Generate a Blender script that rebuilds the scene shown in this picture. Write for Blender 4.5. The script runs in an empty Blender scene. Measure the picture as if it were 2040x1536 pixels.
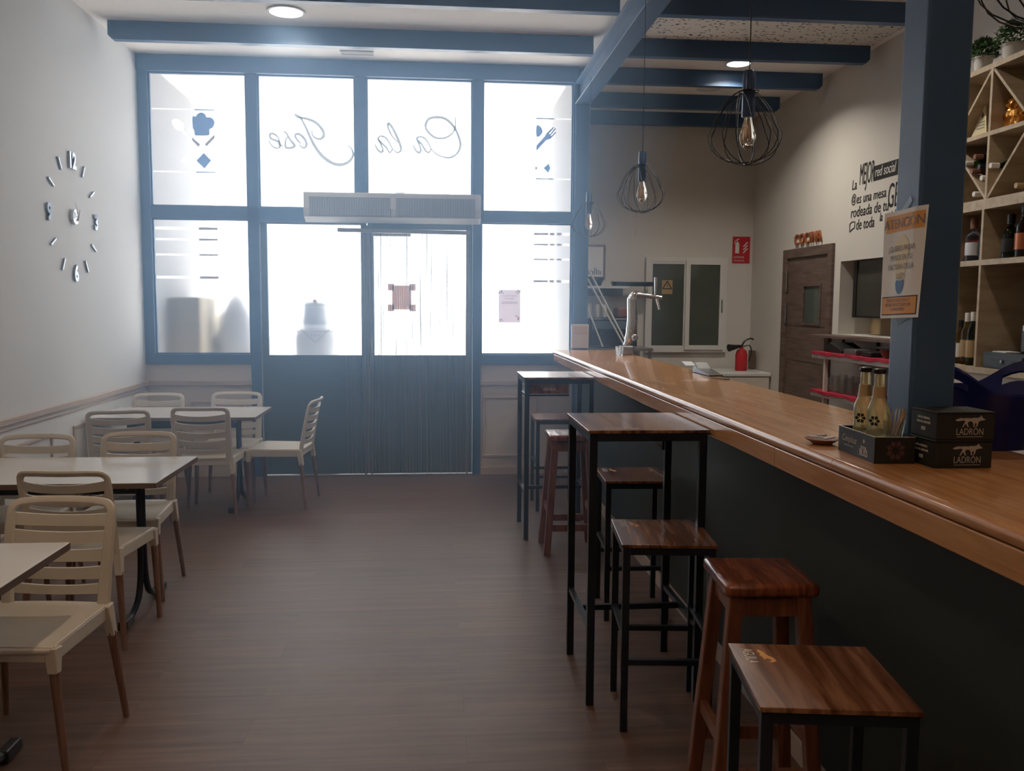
import bpy, math, random
from mathutils import Vector, Matrix
random.seed(7)
scene = bpy.context.scene
COL = scene.collection

# ------------------------------------------------------------------ camera, sky, exposure
FPX, PITCH, YAW, ROLL, EYE = 1735.475, 0.0924401, 0.0880651, 0.00684178, 1.55
cp, sp, cy_, sy_, cr, sr = math.cos(PITCH), math.sin(PITCH), math.cos(YAW), math.sin(YAW), math.cos(ROLL), math.sin(ROLL)
fwd = Vector((sy_ * cp, cy_ * cp, -sp)); rt = Vector((cy_, -sy_, 0)); up = rt.cross(fwd)
rt2 = cr * rt + sr * up; up2 = -sr * rt + cr * up
cam = bpy.data.cameras.new('camera'); camo = bpy.data.objects.new('camera', cam); COL.objects.link(camo)
cam.sensor_width = 36; cam.sensor_fit = 'HORIZONTAL'; cam.lens = FPX / 2040 * 36; cam.clip_start = 0.02; cam.clip_end = 200
camo.matrix_world = Matrix(((rt2.x, up2.x, -fwd.x, 0), (rt2.y, up2.y, -fwd.y, 0), (rt2.z, up2.z, -fwd.z, EYE), (0, 0, 0, 1)))
scene.camera = camo

SKY = 5.2
w = bpy.data.worlds.new('daylight'); scene.world = w; w.use_nodes = True
bg = w.node_tree.nodes['Background']; bg.inputs[0].default_value = (0.86, 0.93, 1.0, 1); bg.inputs[1].default_value = SKY
scene.view_settings.view_transform = 'Standard'
try: scene.view_settings.look = 'None'
except Exception: pass
scene.view_settings.exposure = 0.0; scene.view_settings.gamma = 1.0; scene.view_settings.use_curve_mapping = False
cyc = scene.cycles
cyc.use_denoising = True
cyc.max_bounces = 10; cyc.diffuse_bounces = 5; cyc.glossy_bounces = 4; cyc.transmission_bounces = 8; cyc.transparent_max_bounces = 16; cyc.volume_bounces = 1
cyc.sample_clamp_indirect = 12.0; cyc.caustics_reflective = True; cyc.caustics_refractive = True

sunl = bpy.data.lights.new('sun', 'SUN'); sunl.energy = 15; sunl.angle = .01; sunl.color = (1.0, .95, .88)   # falls on the street outside, kept off the glass by the porch
suno = bpy.data.objects.new('sun', sunl); suno.rotation_euler = (math.radians(-24), 0, math.radians(8)); COL.objects.link(suno)
def lamp(name, loc, size, power, color, rot=(0, 0, 0), shape='DISK', sy=None):
    l = bpy.data.lights.new(name, 'AREA'); l.shape = shape; l.size = size; l.energy = power; l.color = color
    l.spread = math.radians(154)
    if sy: l.size_y = sy
    o = bpy.data.objects.new(name, l); o.location = loc; o.rotation_euler = rot; COL.objects.link(o); return o
# the two lit ceiling downlights
lamp('downlight_and_fill', (-1.07, 6.63, 3.625), 0.2, 8, (1.0, 0.93, 0.84))
lamp('downlight_and_fill', (2.62, 7.57, 3.625), 0.2, 21, (1.0, 0.92, 0.80)).data.spread = math.radians(140)
# warm downlights go on above and behind the camera; last two: added kitchen fill
for x_, y_, p_, c_ in ((-1.07, 2.6, 9, (1.0, .72, .46)), (-1.07, -.6, 8, (1.0, .70, .44)), (.9, .6, 4, (1.0, .62, .36)), (.9, -1.4, 9, (1.0, .62, .36)), (2.3, 3.2, 8, (1.0, .85, .7)), (2.3, 5.45, 17, (1.0, .92, .82))):
    lamp('downlight_and_fill', (x_, y_, 3.63), 0.2, p_, c_)  # the two neutral ones are unseen fill for the kitchen walls

# ------------------------------------------------------------------ helpers
def at(u, v, y=None, x=None, z=None):           # a pixel of the survey photo turned into a point on a known plane
    d = (u - 1020) / FPX * rt2 - (v - 768) / FPX * up2 + fwd
    t = (y / d.y) if y is not None else (x / d.x) if x is not None else ((z - EYE) / d.z)
    return Vector((0, 0, EYE)) + t * d

def crom(pts, n=6, closed=False):
    P = [Vector(p) for p in pts]; out = []
    m = len(P)
    for i in range(m if closed else m - 1):
        if closed: a, b, c, d = P[(i - 1) % m], P[i], P[(i + 1) % m], P[(i + 2) % m]
        else: a, b, c, d = P[max(i - 1, 0)], P[i], P[i + 1], P[min(i + 2, m - 1)]
        for k in range(n):
            t = k / n
            out.append(0.5 * ((2 * b) + (c - a) * t + (2 * a - 5 * b + 4 * c - d) * t * t + (3 * b - a - 3 * c + d) * t ** 3))
    if not closed: out.append(P[-1])
    return out

def base_of(p):
    v = Vector((0, 0, 0))
    while p is not None:
        v += p.location; p = p.parent
    return v

class B:
    def __init__(s): s.v = []; s.f = []
    def add(s, vs, fs):
        k = len(s.v); s.v += [Vector(x) for x in vs]; s.f += [tuple(i + k for i in f) for f in fs]; return s
    def box(s, x0, x1, y0, y1, z0, z1):
        if x0 > x1: x0, x1 = x1, x0
        if y0 > y1: y0, y1 = y1, y0
        if z0 > z1: z0, z1 = z1, z0
        return s.add([(x0, y0, z0), (x1, y0, z0), (x1, y1, z0), (x0, y1, z0), (x0, y0, z1), (x1, y0, z1), (x1, y1, z1), (x0, y1, z1)],
                     [(0, 3, 2, 1), (4, 5, 6, 7), (0, 1, 5, 4), (1, 2, 6, 5), (2, 3, 7, 6), (3, 0, 4, 7)])
    def bar(s, p0, p1, w, h, w1=None, h1=None, side=None):   # box section bar from p0 to p1, may taper
        p0, p1 = Vector(p0), Vector(p1); w1 = w1 or w; h1 = h1 or h
        d = (p1 - p0).normalized()
        a = Vector(side) if side else (Vector((0, 0, 1)).cross(d) if abs(d.z) < .9 else Vector((1, 0, 0)))
        a = (a - d * a.dot(d)).normalized(); b = d.cross(a)
        vs = []
        for p, ww, hh in ((p0, w, h), (p1, w1, h1)):
            for i, j in ((-1, -1), (1, -1), (1, 1), (-1, 1)): vs.append(p + a * i * ww / 2 + b * j * hh / 2)
        return s.add(vs, [(0, 3, 2, 1), (4, 5, 6, 7), (0, 1, 5, 4), (1, 2, 6, 5), (2, 3, 7, 6), (3, 0, 4, 7)])
    def tube(s, pts, r, n=8, closed=False, flat=1.0, side=None):
        P = [Vector(p) for p in pts]; m = len(P); R = r if isinstance(r, (list, tuple)) else [r] * m
        nrm = Vector(side).normalized() if side else None; k = len(s.v)
        for i in range(m):
            if closed: d = (P[(i + 1) % m] - P[i - 1])
            else: d = P[min(i + 1, m - 1)] - P[max(i - 1, 0)]
            if d.length < 1e-9: d = Vector((0, 0, 1))
            d.normalize()
            if nrm is None:
                nrm = d.cross(Vector((0, 0, 1)) if abs(d.z) < .9 else Vector((1, 0, 0))).normalized()
            q = nrm - d * nrm.dot(d)
            if q.length > 1e-6: nrm = q.normalized()
            b = d.cross(nrm)
            for j in range(n):
                a = 2 * math.pi * j / n
                s.v.append(P[i] + nrm * math.cos(a) * R[i] + b * math.sin(a) * R[i] * flat)
        for i in range(m if closed else m - 1):
            for j in range(n):
                s.f.append((k + i * n + j, k + i * n + (j + 1) % n, k + ((i + 1) % m) * n + (j + 1) % n, k + ((i + 1) % m) * n + j))
        if not closed:
            s.f.append(tuple(k + j for j in reversed(range(n)))); s.f.append(tuple(k + (m - 1) * n + j for j in range(n)))
        return s
    def lathe(s, prof, c=(0, 0, 0), n=20, axis=(0, 0, 1), sx=1.0):
        c = Vector(c); ax = Vector(axis).normalized(); a = ax.orthogonal().normalized() if abs(ax.z) < .99 else Vector((1, 0, 0)); b = ax.cross(a); k = len(s.v)
        for r, z in prof:
            for j in range(n):
                t = 2 * math.pi * j / n; s.v.append(c + ax * z + a * r * math.cos(t) * sx + b * r * math.sin(t))
        for i in range(len(prof) - 1):
            for j in range(n): s.f.append((k + i * n + j, k + i * n + (j + 1) % n, k + (i + 1) * n + (j + 1) % n, k + (i + 1) * n + j))
        s.f.append(tuple(k + j for j in reversed(range(n)))); s.f.append(tuple(k + (len(prof) - 1) * n + j for j in range(n)))
        return s
    def prism(s, poly, o, r, u, t):
        o, r, u = Vector(o), Vector(r), Vector(u); nn = r.cross(u); m = len(poly); k = len(s.v)
        for h in (0, t):
            for a, b in poly: s.v.append(o + r * a + u * b + nn * h)
        s.f.append(tuple(k + i for i in reversed(range(m)))); s.f.append(tuple(k + m + i for i in range(m)))
        for i in range(m): s.f.append((k + i, k + (i + 1) % m, k + m + (i + 1) % m, k + m + i))
        return s
    def ribbon(s, pts, wd, nrm, t=0.001):
        P = [Vector(p) for p in pts]; nrm = Vector(nrm); m = len(P); W = wd if isinstance(wd, list) else [wd] * m; k = len(s.v)
        for i in range(m):
            d = (P[min(i + 1, m - 1)] - P[max(i - 1, 0)]).normalized(); a = nrm.cross(d)
            for h in (0, t):
                s.v.append(P[i] - a * W[i] / 2 + nrm * h); s.v.append(P[i] + a * W[i] / 2 + nrm * h)
        for i in range(m - 1):
            q = k + i * 4
            for a, b in ((0, 1), (1, 3), (3, 2), (2, 0)): s.f.append((q + a, q + b, q + 4 + b, q + 4 + a))
        s.f.append((k, k + 2, k + 3, k + 1)); q = k + (m - 1) * 4; s.f.append((q, q + 1, q + 3, q + 2))
        return s
    def done(s, name, m, parent=None, smooth=False, bevel=0.0, local=False, sub=0, seg=2):
        if parent is not None: off = Vector((0, 0, 0)) if local else base_of(parent); loc = Vector((0, 0, 0))
        else:
            xs = [v.x for v in s.v]; ys = [v.y for v in s.v]; zs = [v.z for v in s.v]
            off = Vector(((min(xs) + max(xs)) / 2, (min(ys) + max(ys)) / 2, min(zs))); loc = off
        me = bpy.data.meshes.new(name); me.from_pydata([tuple(v - off) for v in s.v], [], s.f); me.update()
        import bmesh
        bm = bmesh.new(); bm.from_mesh(me); bmesh.ops.recalc_face_normals(bm, faces=bm.faces); bm.to_mesh(me); bm.free()
        if smooth:
            for p in me.polygons: p.use_smooth = True
            me.set_sharp_from_angle(angle=math.radians(38))
        o = bpy.data.objects.new(name, me); COL.objects.link(o); o.location = loc
        if m: me.materials.append(m)
        if parent is not None: o.parent = parent
        if bevel:
            b = o.modifiers.new('bevel', 'BEVEL'); b.width = bevel; b.segments = seg; b.limit_method = 'ANGLE'; b.angle_limit = math.radians(40)
        if sub:
            b = o.modifiers.new('sub', 'SUBSURF'); b.levels = sub; b.render_levels = sub
        return o

def tag(o, label=None, cat=None, group=None, kind=None):
    if label: o['label'] = label
    if cat: o['category'] = cat
    if group: o['group'] = group
    if kind: o['kind'] = kind
    return o
def thing(name, label, cat, loc=(0, 0, 0), rotz=0.0, group=None, kind=None):
    o = bpy.data.objects.new(name, None); COL.objects.link(o); o.location = loc; o.rotation_euler = (0, 0, rotz)
    o.empty_display_size = .1
    return tag(o, label, cat, group, kind)
def copy_tree(o, parent=None):
    c = o.copy(); COL.objects.link(c); c.parent = parent
    for ch in list(o.children): copy_tree(ch, c)
    return c
def struct(o): o['kind'] = 'structure'; return o

def text(name, s, size, o, r, u, m, parent, t=0.001, sx=1.0, align='LEFT', shear=0.0, bold=0.0):
    cu = bpy.data.curves.new('lettering', 'FONT'); cu.body = s; cu.size = size; cu.extrude = t / 2; cu.align_x = align; cu.shear = shear; cu.offset = bold; cu.resolution_u = 4
    ob = bpy.data.objects.new('lettering', cu); COL.objects.link(ob)
    bpy.context.view_layer.update()
    me = bpy.data.meshes.new_from_object(ob.evaluated_get(bpy.context.evaluated_depsgraph_get()))
    bpy.data.objects.remove(ob); bpy.data.curves.remove(cu)
    o, r, u = Vector(o), Vector(r), Vector(u); n = r.cross(u); off = base_of(parent)
    for v in me.vertices:
        c = v.co.copy(); v.co = o + r * c.x * sx + u * c.y + n * (c.z + t / 2) - off
    me.name = name; me.materials.clear(); me.materials.append(m)
    ob = bpy.data.objects.new(name, me); COL.objects.link(ob); ob.parent = parent
    return ob

# ------------------------------------------------------------------ materials
def srgb(r, g, b):
    f = lambda c: (c / 255 / 12.92) if c / 255 <= .04045 else ((c / 255 + .055) / 1.055) ** 2.4
    return (f(r), f(g), f(b), 1)
def newmat(name):
    m = bpy.data.materials.new(name); m.use_nodes = True; return m, m.node_tree, m.node_tree.nodes['Principled BSDF']
def mat(name, col, rough=.5, metal=0.0, var=0.06, vscale=6.0, bump=0.0, bscale=60, spec=.5, coat=0.0, emit=None, es=0, trans=0, ior=1.45):
    m, nt, b = newmat(name)
    b.inputs['Roughness'].default_value = rough; b.inputs['Metallic'].default_value = metal; b.inputs['Specular IOR Level'].default_value = spec
    b.inputs['Coat Weight'].default_value = coat; b.inputs['Transmission Weight'].default_value = trans; b.inputs['IOR'].default_value = ior
    tc = nt.nodes.new('ShaderNodeTexCoord')
    n = nt.nodes.new('ShaderNodeTexNoise'); n.inputs['Scale'].default_value = vscale; n.inputs['Detail'].default_value = 4
    nt.links.new(tc.outputs['Object'], n.inputs['Vector'])
    mx = nt.nodes.new('ShaderNodeMix'); mx.data_type = 'RGBA'
    c = Vector(col[:3])
    mx.inputs[6].default_value = (*(c * (1 - var)), 1); mx.inputs[7].default_value = (*[min(1, x) for x in c * (1 + var)], 1)
    nt.links.new(n.outputs['Fac'], mx.inputs[0]); nt.links.new(mx.outputs[2], b.inputs['Base Color'])
    if bump:
        n2 = nt.nodes.new('ShaderNodeTexNoise'); n2.inputs['Scale'].default_value = bscale; nt.links.new(tc.outputs['Object'], n2.inputs['Vector'])
        bp = nt.nodes.new('ShaderNodeBump'); bp.inputs['Strength'].default_value = bump; bp.inputs['Distance'].default_value = .004
        nt.links.new(n2.outputs['Fac'], bp.inputs['Height']); nt.links.new(bp.outputs[0], b.inputs['Normal'])
    if emit: b.inputs['Emission Color'].default_value = emit; b.inputs['Emission Strength'].default_value = es
    return m
def wood(name, cols, grain=(1, 12, 12), scale=2.0, rough=.35, rand=True, coat=0.0, bump=.02):
    m, nt, b = newmat(name); L = nt.links
    tc = nt.nodes.new('ShaderNodeTexCoord'); mp = nt.nodes.new('ShaderNodeMapping'); mp.inputs['Scale'].default_value = grain
    L.new(tc.outputs['Object'], mp.inputs['Vector'])
    if rand:
        oi = nt.nodes.new('ShaderNodeObjectInfo'); mu = nt.nodes.new('ShaderNodeMath'); mu.operation = 'MULTIPLY'; mu.inputs[1].default_value = 37.0
        L.new(oi.outputs['Random'], mu.inputs[0]); cb = nt.nodes.new('ShaderNodeCombineXYZ')
        for i in range(3): L.new(mu.outputs[0], cb.inputs[i])
        L.new(cb.outputs[0], mp.inputs['Location'])
    n = nt.nodes.new('ShaderNodeTexNoise'); n.inputs['Scale'].default_value = scale; n.inputs['Detail'].default_value = 8; n.inputs['Roughness'].default_value = .62; n.inputs['Distortion'].default_value = .5
    L.new(mp.outputs[0], n.inputs['Vector'])
    cr_ = nt.nodes.new('ShaderNodeValToRGB'); e = cr_.color_ramp.elements
    e[0].position = .38; e[0].color = cols[0]; e[1].position = .62; e[1].color = cols[-1]
    if len(cols) == 3: x = e.new(.5); x.color = cols[1]
    L.new(n.outputs['Fac'], cr_.inputs[0]); L.new(cr_.outputs[0], b.inputs['Base Color'])
    b.inputs['Roughness'].default_value = rough; b.inputs['Coat Weight'].default_value = coat
    bp = nt.nodes.new('ShaderNodeBump'); bp.inputs['Strength'].default_value = bump; bp.inputs['Distance'].default_value = .002
    L.new(n.outputs['Fac'], bp.inputs['Height']); L.new(bp.outputs[0], b.inputs['Normal'])
    return m

M = {}
M['wall'] = mat('painted plaster', (.68, .68, .675, 1), .85, var=.03, vscale=1.5, bump=.06, bscale=90)
M['wallk'] = mat('cream plaster', (.63, .60, .55, 1), .85, var=.03, vscale=1.5, bump=.06, bscale=90)
M['ceil'] = mat('white ceiling board', (.89, .85, .81, 1), .9, var=.02)
M['blue'] = mat('blue steel paint', (.050, .110, .215, 1), .42, var=.10, vscale=3, bump=.05, bscale=30)
M['bluedoor'] = mat('teal blue door paint', (.085, .125, .15, 1), .45, var=.08, vscale=2)
M['wains'] = mat('cream wainscot', (.60, .53, .46, 1), .6, var=.03)
M['moul'] = mat('beige moulding', (.50, .40, .34, 1), .5, var=.05)
M['white'] = mat('white plastic', (.66, .65, .63, 1), .35, var=.02)
M['chair'] = mat('ivory polypropylene', (.66, .61, .53, 1), .42, var=.03, vscale=20, bump=.02, bscale=300)
M['tabletop'] = mat('white laminate', (.70, .69, .66, 1), .12, var=.03, vscale=1.2)
M['tableedge'] = mat('brown edge band', (.16, .11, .09, 1), .5)
M['darkmetal'] = mat('dark blue-black metal', (.018, .024, .036, 1), .35, metal=.3, var=.15)
M['chrome'] = mat('chrome', (.75, .74, .72, 1), .12, metal=1.0, var=.02)
M['steel'] = mat('brushed steel', (.45, .45, .45, 1), .3, metal=1.0, var=.05)
M['clocksteel'] = mat('grey mirrored acrylic', (.26, .27, .30, 1), .22, metal=.9)
M['black'] = mat('black plastic', (.012, .013, .015, 1), .35, var=.2)
M['blackmat'] = mat('matt black card', (.014, .015, .014, 1), .6, var=.1)
M['leg'] = wood('chair leg wood', [(.17, .09, .065, 1), (.27, .165, .12, 1)], (12, 12, 1), 3, .45)
M['hpl'] = wood('brown oak laminate', [(.095, .034, .018, 1), (.19, .08, .040, 1), (.31, .155, .08, 1)], (11, .8, 6), 1.9, .2)
M['pine'] = wood('red varnished pine', [(.10, .022, .012, 1), (.30, .095, .045, 1)], (16, 1.5, 2), 2.4, .22, coat=.4)
M['pineleg'] = wood('varnished pine leg', [(.15, .05, .026, 1), (.26, .10, .05, 1)], (12, 12, 1), 3, .3)
M['counter'] = wood('honey oak counter', [(.46, .21, .078, 1), (.54, .26, .10, 1), (.60, .31, .13, 1)], (14, .9, 14), 2.0, .22, coat=.25, rand=False)
M['barfront'] = mat('dark green bar front', (.028, .036, .032, 1), .6, var=.15, vscale=3)
M['birch'] = wood('light birch board', [(.40, .31, .20, 1), (.52, .42, .29, 1)], (2, 8, 8), 2, .5)
M['kdoor'] = wood('dark walnut door', [(.10, .065, .052, 1), (.16, .11, .09, 1)], (3, 1.5, 16), 2, .5)
M['red'] = mat('red cloth', (.36, .010, .035, 1), .8, bump=.2, bscale=200)
M['redsign'] = mat('red sign', (.50, .02, .03, 1), .5)
M['signwhite'] = mat('sign white', (.75, .72, .68, 1), .5)
M['ink'] = mat('black ink', (.02, .02, .022, 1), .6)
M['grey'] = mat('grey ink', (.22, .22, .24, 1), .6)
M['paper'] = mat('white paper', (.80, .78, .74, 1), .6)
M['orange'] = mat('orange ink', (.75, .36, .10, 1), .6)
M['bulbyellow'] = mat('pale yellow ink', (.78, .66, .42, 1), .6)
M['blueink'] = mat('blue ink', (.06, .16, .38, 1), .6)
M['copper'] = mat('copper letters', (.42, .14, .06, 1), .35, metal=.5)
M['gold'] = mat('gold resin', (.65, .27, .05, 1), .25, metal=.8)
M['plaque'] = mat('pale gold plaque', (.70, .60, .36, 1), .35, metal=.3)
M['navy'] = mat('navy blue plastic', (.008, .015, .12, 1), .25, var=.1)
M['leaf'] = mat('green leaves', (.045, .12, .03, 1), .5, var=.4, vscale=40)
M['pot'] = mat('white plant pot', (.55, .53, .48, 1), .4)
M['cone'] = mat('pale concrete', (.62, .62, .60, 1), .9)
M['beige'] = mat('beige painted metal', (.42, .36, .27, 1), .6)
M['pale'] = mat('pale grey plastic', (.62, .64, .68, 1), .5)
M['fox'] = mat('silver fox print', (.42, .38, .33, 1), .5)
M['maroon'] = mat('dim maroon print', (.10, .04, .045, 1), .5)
M['labelgold'] = mat('tan foil label', (.42, .29, .15, 1), .4)
M['terra'] = mat('terracotta', (.22, .09, .06, 1), .5)
M['wire'] = mat('black wire', (.02, .02, .024, 1), .4, metal=.4)
M['socket'] = mat('blue lamp holder', (.045, .08, .16, 1), .3, metal=.4)
M['darkglass'] = mat('dark room window glass', (.085, .10, .088, 1), .08, var=.1)  # opaque pane; the dark room behind the kitchen window is in its colour
M['screen'] = mat('dark shutter glass', (.05, .048, .042, 1), .15, var=.1)
M['peri'] = mat('pink ribbon', (.50, .22, .18, 1), .6)
M['grill'] = mat('grey blue grille', (.20, .23, .27, 1), .5)
M['porch'] = mat('grey porch render', (.34, .34, .35, 1), .9)
M['ground'] = mat('sunlit paving', (.75, .73, .70, 1), .9)

def glassy(name, col, rough=.02, ior=1.45, tr=.35, trn=1.0):
    m, nt, b = newmat(name); L = nt.links
    b.inputs['Base Color'].default_value = col; b.inputs['Transmission Weight'].default_value = trn; b.inputs['Roughness'].default_value = rough; b.inputs['IOR'].default_value = ior
    t = nt.nodes.new('ShaderNodeBsdfTransparent'); t.inputs[0].default_value = col
    mx = nt.nodes.new('ShaderNodeMixShader'); mx.inputs[0].default_value = tr
    L.new(b.outputs[0], mx.inputs[1]); L.new(t.outputs[0], mx.inputs[2]); L.new(mx.outputs[0], nt.nodes['Material Output'].inputs['Surface'])
    nz = nt.nodes.new('ShaderNodeTexNoise'); nz.inputs['Scale'].default_value = 30
    bp = nt.nodes.new('ShaderNodeBump'); bp.inputs['Strength'].default_value = .02; L.new(nz.outputs['Fac'], bp.inputs['Height']); L.new(bp.outputs[0], b.inputs['Normal'])
    return m
M['glass'] = glassy('clear glass', (.93, .93, .92, 1))
M['bulb'] = glassy('amber bulb glass', (.99, .90, .80, 1), tr=.55)
M['g_clear'] = glassy('pale yellow beer glass', (.90, .88, .62, 1), tr=.30, trn=.72)
M['g_brown'] = glassy('amber bottle glass', (.30, .11, .05, 1))
M['g_green'] = glassy('green bottle glass', (.10, .25, .08, 1))
M['g_white'] = glassy('clear spirit glass', (.70, .74, .78, 1))
M['g_yellow'] = glassy('yellow liqueur glass', (.70, .55, .10, 1))

def frosted():
    m, nt, b = newmat('frosted window film'); L = nt.links; nt.nodes.remove(b)
    r = nt.nodes.new('ShaderNodeBsdfRefraction'); r.inputs['Roughness'].default_value = .30; r.inputs['IOR'].default_value = 1.12; r.inputs['Color'].default_value = (.97, .98, 1, 1)
    t = nt.nodes.new('ShaderNodeBsdfTransparent'); t.inputs[0].default_value = (.95, .97, 1, 1)
    g = nt.nodes.new('ShaderNodeBsdfGlossy'); g.inputs['Roughness'].default_value = .25
    n = nt.nodes.new('ShaderNodeTexNoise'); n.inputs['Scale'].default_value = 4
    mr = nt.nodes.new('ShaderNodeMapRange'); mr.inputs[3].default_value = .42; mr.inputs[4].default_value = .52; L.new(n.outputs['Fac'], mr.inputs[0])
    mx = nt.nodes.new('ShaderNodeMixShader'); L.new(mr.outputs[0], mx.inputs[0]); L.new(r.outputs[0], mx.inputs[1]); L.new(t.outputs[0], mx.inputs[2])
    m2 = nt.nodes.new('ShaderNodeMixShader'); m2.inputs[0].default_value = .04; L.new(mx.outputs[0], m2.inputs[1]); L.new(g.outputs[0], m2.inputs[2])
    L.new(m2.outputs[0], nt.nodes['Material Output'].inputs['Surface']); return m
M['frost'] = frosted()
def vinyl(name, col, tr):
    m, nt, b = newmat(name); L = nt.links; b.inputs['Base Color'].default_value = col; b.inputs['Roughness'].default_value = .6
    t = nt.nodes.new('ShaderNodeBsdfTranslucent'); t.inputs[0].default_value = col
    n = nt.nodes.new('ShaderNodeTexNoise'); n.inputs['Scale'].default_value = 25
    mr = nt.nodes.new('ShaderNodeMapRange'); mr.inputs[3].default_value = tr * .85; mr.inputs[4].default_value = tr * 1.1; L.new(n.outputs['Fac'], mr.inputs[0])
    mx = nt.nodes.new('ShaderNodeMixShader'); L.new(mr.outputs[0], mx.inputs[0]); L.new(b.outputs[0], mx.inputs[1]); L.new(t.outputs[0], mx.inputs[2])
    L.new(mx.outputs[0], nt.nodes['Material Output'].inputs['Surface']); return m
M['vgrey'] = vinyl('blue grey cut-out view', (.26, .34, .46, 1), .9)  # darker outside behind clear cut-outs in the film, put into the colour
M['vbrown'] = vinyl('grey brown cut-out and line vinyl', (.38, .36, .36, 1), .9)  # outside tone behind the cut-out stripes and handles; also plain door lines
M['vwhite'] = vinyl('white cut-out view', (.9, .9, .9, 1), .9)  # bright outside behind clear cut-outs, put into the colour
M['vletter'] = vinyl('pale grey script vinyl', (.42, .43, .43, 1), .97)
M['poster'] = vinyl('thin printed paper', (.62, .57, .60, 1), .8)
M['postpink'] = vinyl('worn brown paper', (.50, .38, .34, 1), .85)
M['string'] = vinyl('beige curtain string', (.34, .33, .31, 1), .35)

def lamp_mat():
    m, nt, b = newmat('lit diffuser'); b.inputs['Base Color'].default_value = (.9, .9, .88, 1)
    b.inputs['Emission Color'].default_value = (1, .97, .9, 1); b.inputs['Emission Strength'].default_value = 6
    n = nt.nodes.new('ShaderNodeTexNoise'); mr = nt.nodes.new('ShaderNodeMapRange'); mr.inputs[3].default_value = 5; mr.inputs[4].default_value = 7
    nt.links.new(n.outputs['Fac'], mr.inputs[0]); nt.links.new(mr.outputs[0], b.inputs['Emission Strength']); return m
M['lit'] = lamp_mat()

def floor_mat():
    m, nt, b = newmat('grey brown oak planks'); L = nt.links
    tc = nt.nodes.new('ShaderNodeTexCoord')
    br = nt.nodes.new('ShaderNodeTexBrick'); br.offset = .37; br.inputs['Scale'].default_value = 1.0
    br.inputs['Brick Width'].default_value = 1.25; br.inputs['Row Height'].default_value = .19; br.inputs['Mortar Size'].default_value = .0012; br.inputs['Mortar Smooth'].default_value = .2
    br.inputs['Color1'].default_value = (.0, .0, .0, 1); br.inputs['Color2'].default_value = (1, 1, 1, 1); br.inputs['Mortar'].default_value = (.5, .5, .5, 1)
    L.new(tc.outputs['Object'], br.inputs['Vector'])
    mp = nt.nodes.new('ShaderNodeMapping'); mp.inputs['Scale'].default_value = (1.0, 14, 1); L.new(tc.outputs['Object'], mp.inputs['Vector'])
    ad = nt.nodes.new('ShaderNodeVectorMath'); ad.operation = 'ADD'; L.new(mp.outputs[0], ad.inputs[0])
    sc = nt.nodes.new('ShaderNodeVectorMath'); sc.operation = 'SCALE'; sc.inputs['Scale'].default_value = 9.0; L.new(br.outputs['Color'], sc.inputs[0]); L.new(sc.outputs[0], ad.inputs[1])
    n = nt.nodes.new('ShaderNodeTexNoise'); n.inputs['Scale'].default_value = 1.6; n.inputs['Detail'].default_value = 9; n.inputs['Roughness'].default_value = .6; L.new(ad.outputs[0], n.inputs['Vector'])
    ramp = nt.nodes.new('ShaderNodeValToRGB'); e = ramp.color_ramp.elements
    e[0].position = .28; e[0].color = (.100, .053, .037, 1); e[1].position = .75; e[1].color = (.205, .128, .097, 1); x = e.new(.5); x.color = (.145, .084, .061, 1)
    L.new(n.outputs['Fac'], ramp.inputs[0])
    tint = nt.nodes.new('ShaderNodeMix'); tint.data_type = 'RGBA'; tint.blend_type = 'MULTIPLY'; tint.inputs[0].default_value = .14
    L.new(ramp.outputs[0], tint.inputs[6]); L.new(br.outputs['Color'], tint.inputs[7])
    dk = nt.nodes.new('ShaderNodeMix'); dk.data_type = 'RGBA'; L.new(br.outputs['Fac'], dk.inputs[0]); L.new(tint.outputs[2], dk.inputs[6]); dk.inputs[7].default_value = (.09, .06, .045, 1)
    L.new(dk.outputs[2], b.inputs['Base Color'])
    mr = nt.nodes.new('ShaderNodeMapRange'); mr.inputs[3].default_value = .40; mr.inputs[4].default_value = .52; b.inputs['Specular IOR Level'].default_value = .42; L.new(n.outputs['Fac'], mr.inputs[0]); L.new(mr.outputs[0], b.inputs['Roughness'])
    bp = nt.nodes.new('ShaderNodeBump'); bp.inputs['Strength'].default_value = .25; bp.inputs['Distance'].default_value = .003
    L.new(n.outputs['Fac'], bp.inputs['Height']); L.new(bp.outputs[0], b.inputs['Normal'])
    return m
M['floor'] = floor_mat()
def perf_mat():
    m, nt, b = newmat('perforated ceiling tile'); L = nt.links
    tc = nt.nodes.new('ShaderNodeTexCoord'); mp = nt.nodes.new('ShaderNodeMapping'); mp.inputs['Scale'].default_value = (22, 34, 1); L.new(tc.outputs['Object'], mp.inputs['Vector'])
    v = nt.nodes.new('ShaderNodeTexVoronoi'); v.inputs['Scale'].default_value = 1.0; L.new(mp.outputs[0], v.inputs['Vector'])
    r = nt.nodes.new('ShaderNodeValToRGB'); e = r.color_ramp.elements; e[0].position = .24; e[0].color = (.05, .05, .05, 1); e[1].position = .30; e[1].color = (.72, .68, .62, 1)
    L.new(v.outputs['Distance'], r.inputs[0]); L.new(r.outputs[0], b.inputs['Base Color']); b.inputs['Roughness'].default_value = .9; return m
M['perf'] = perf_mat()

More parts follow.
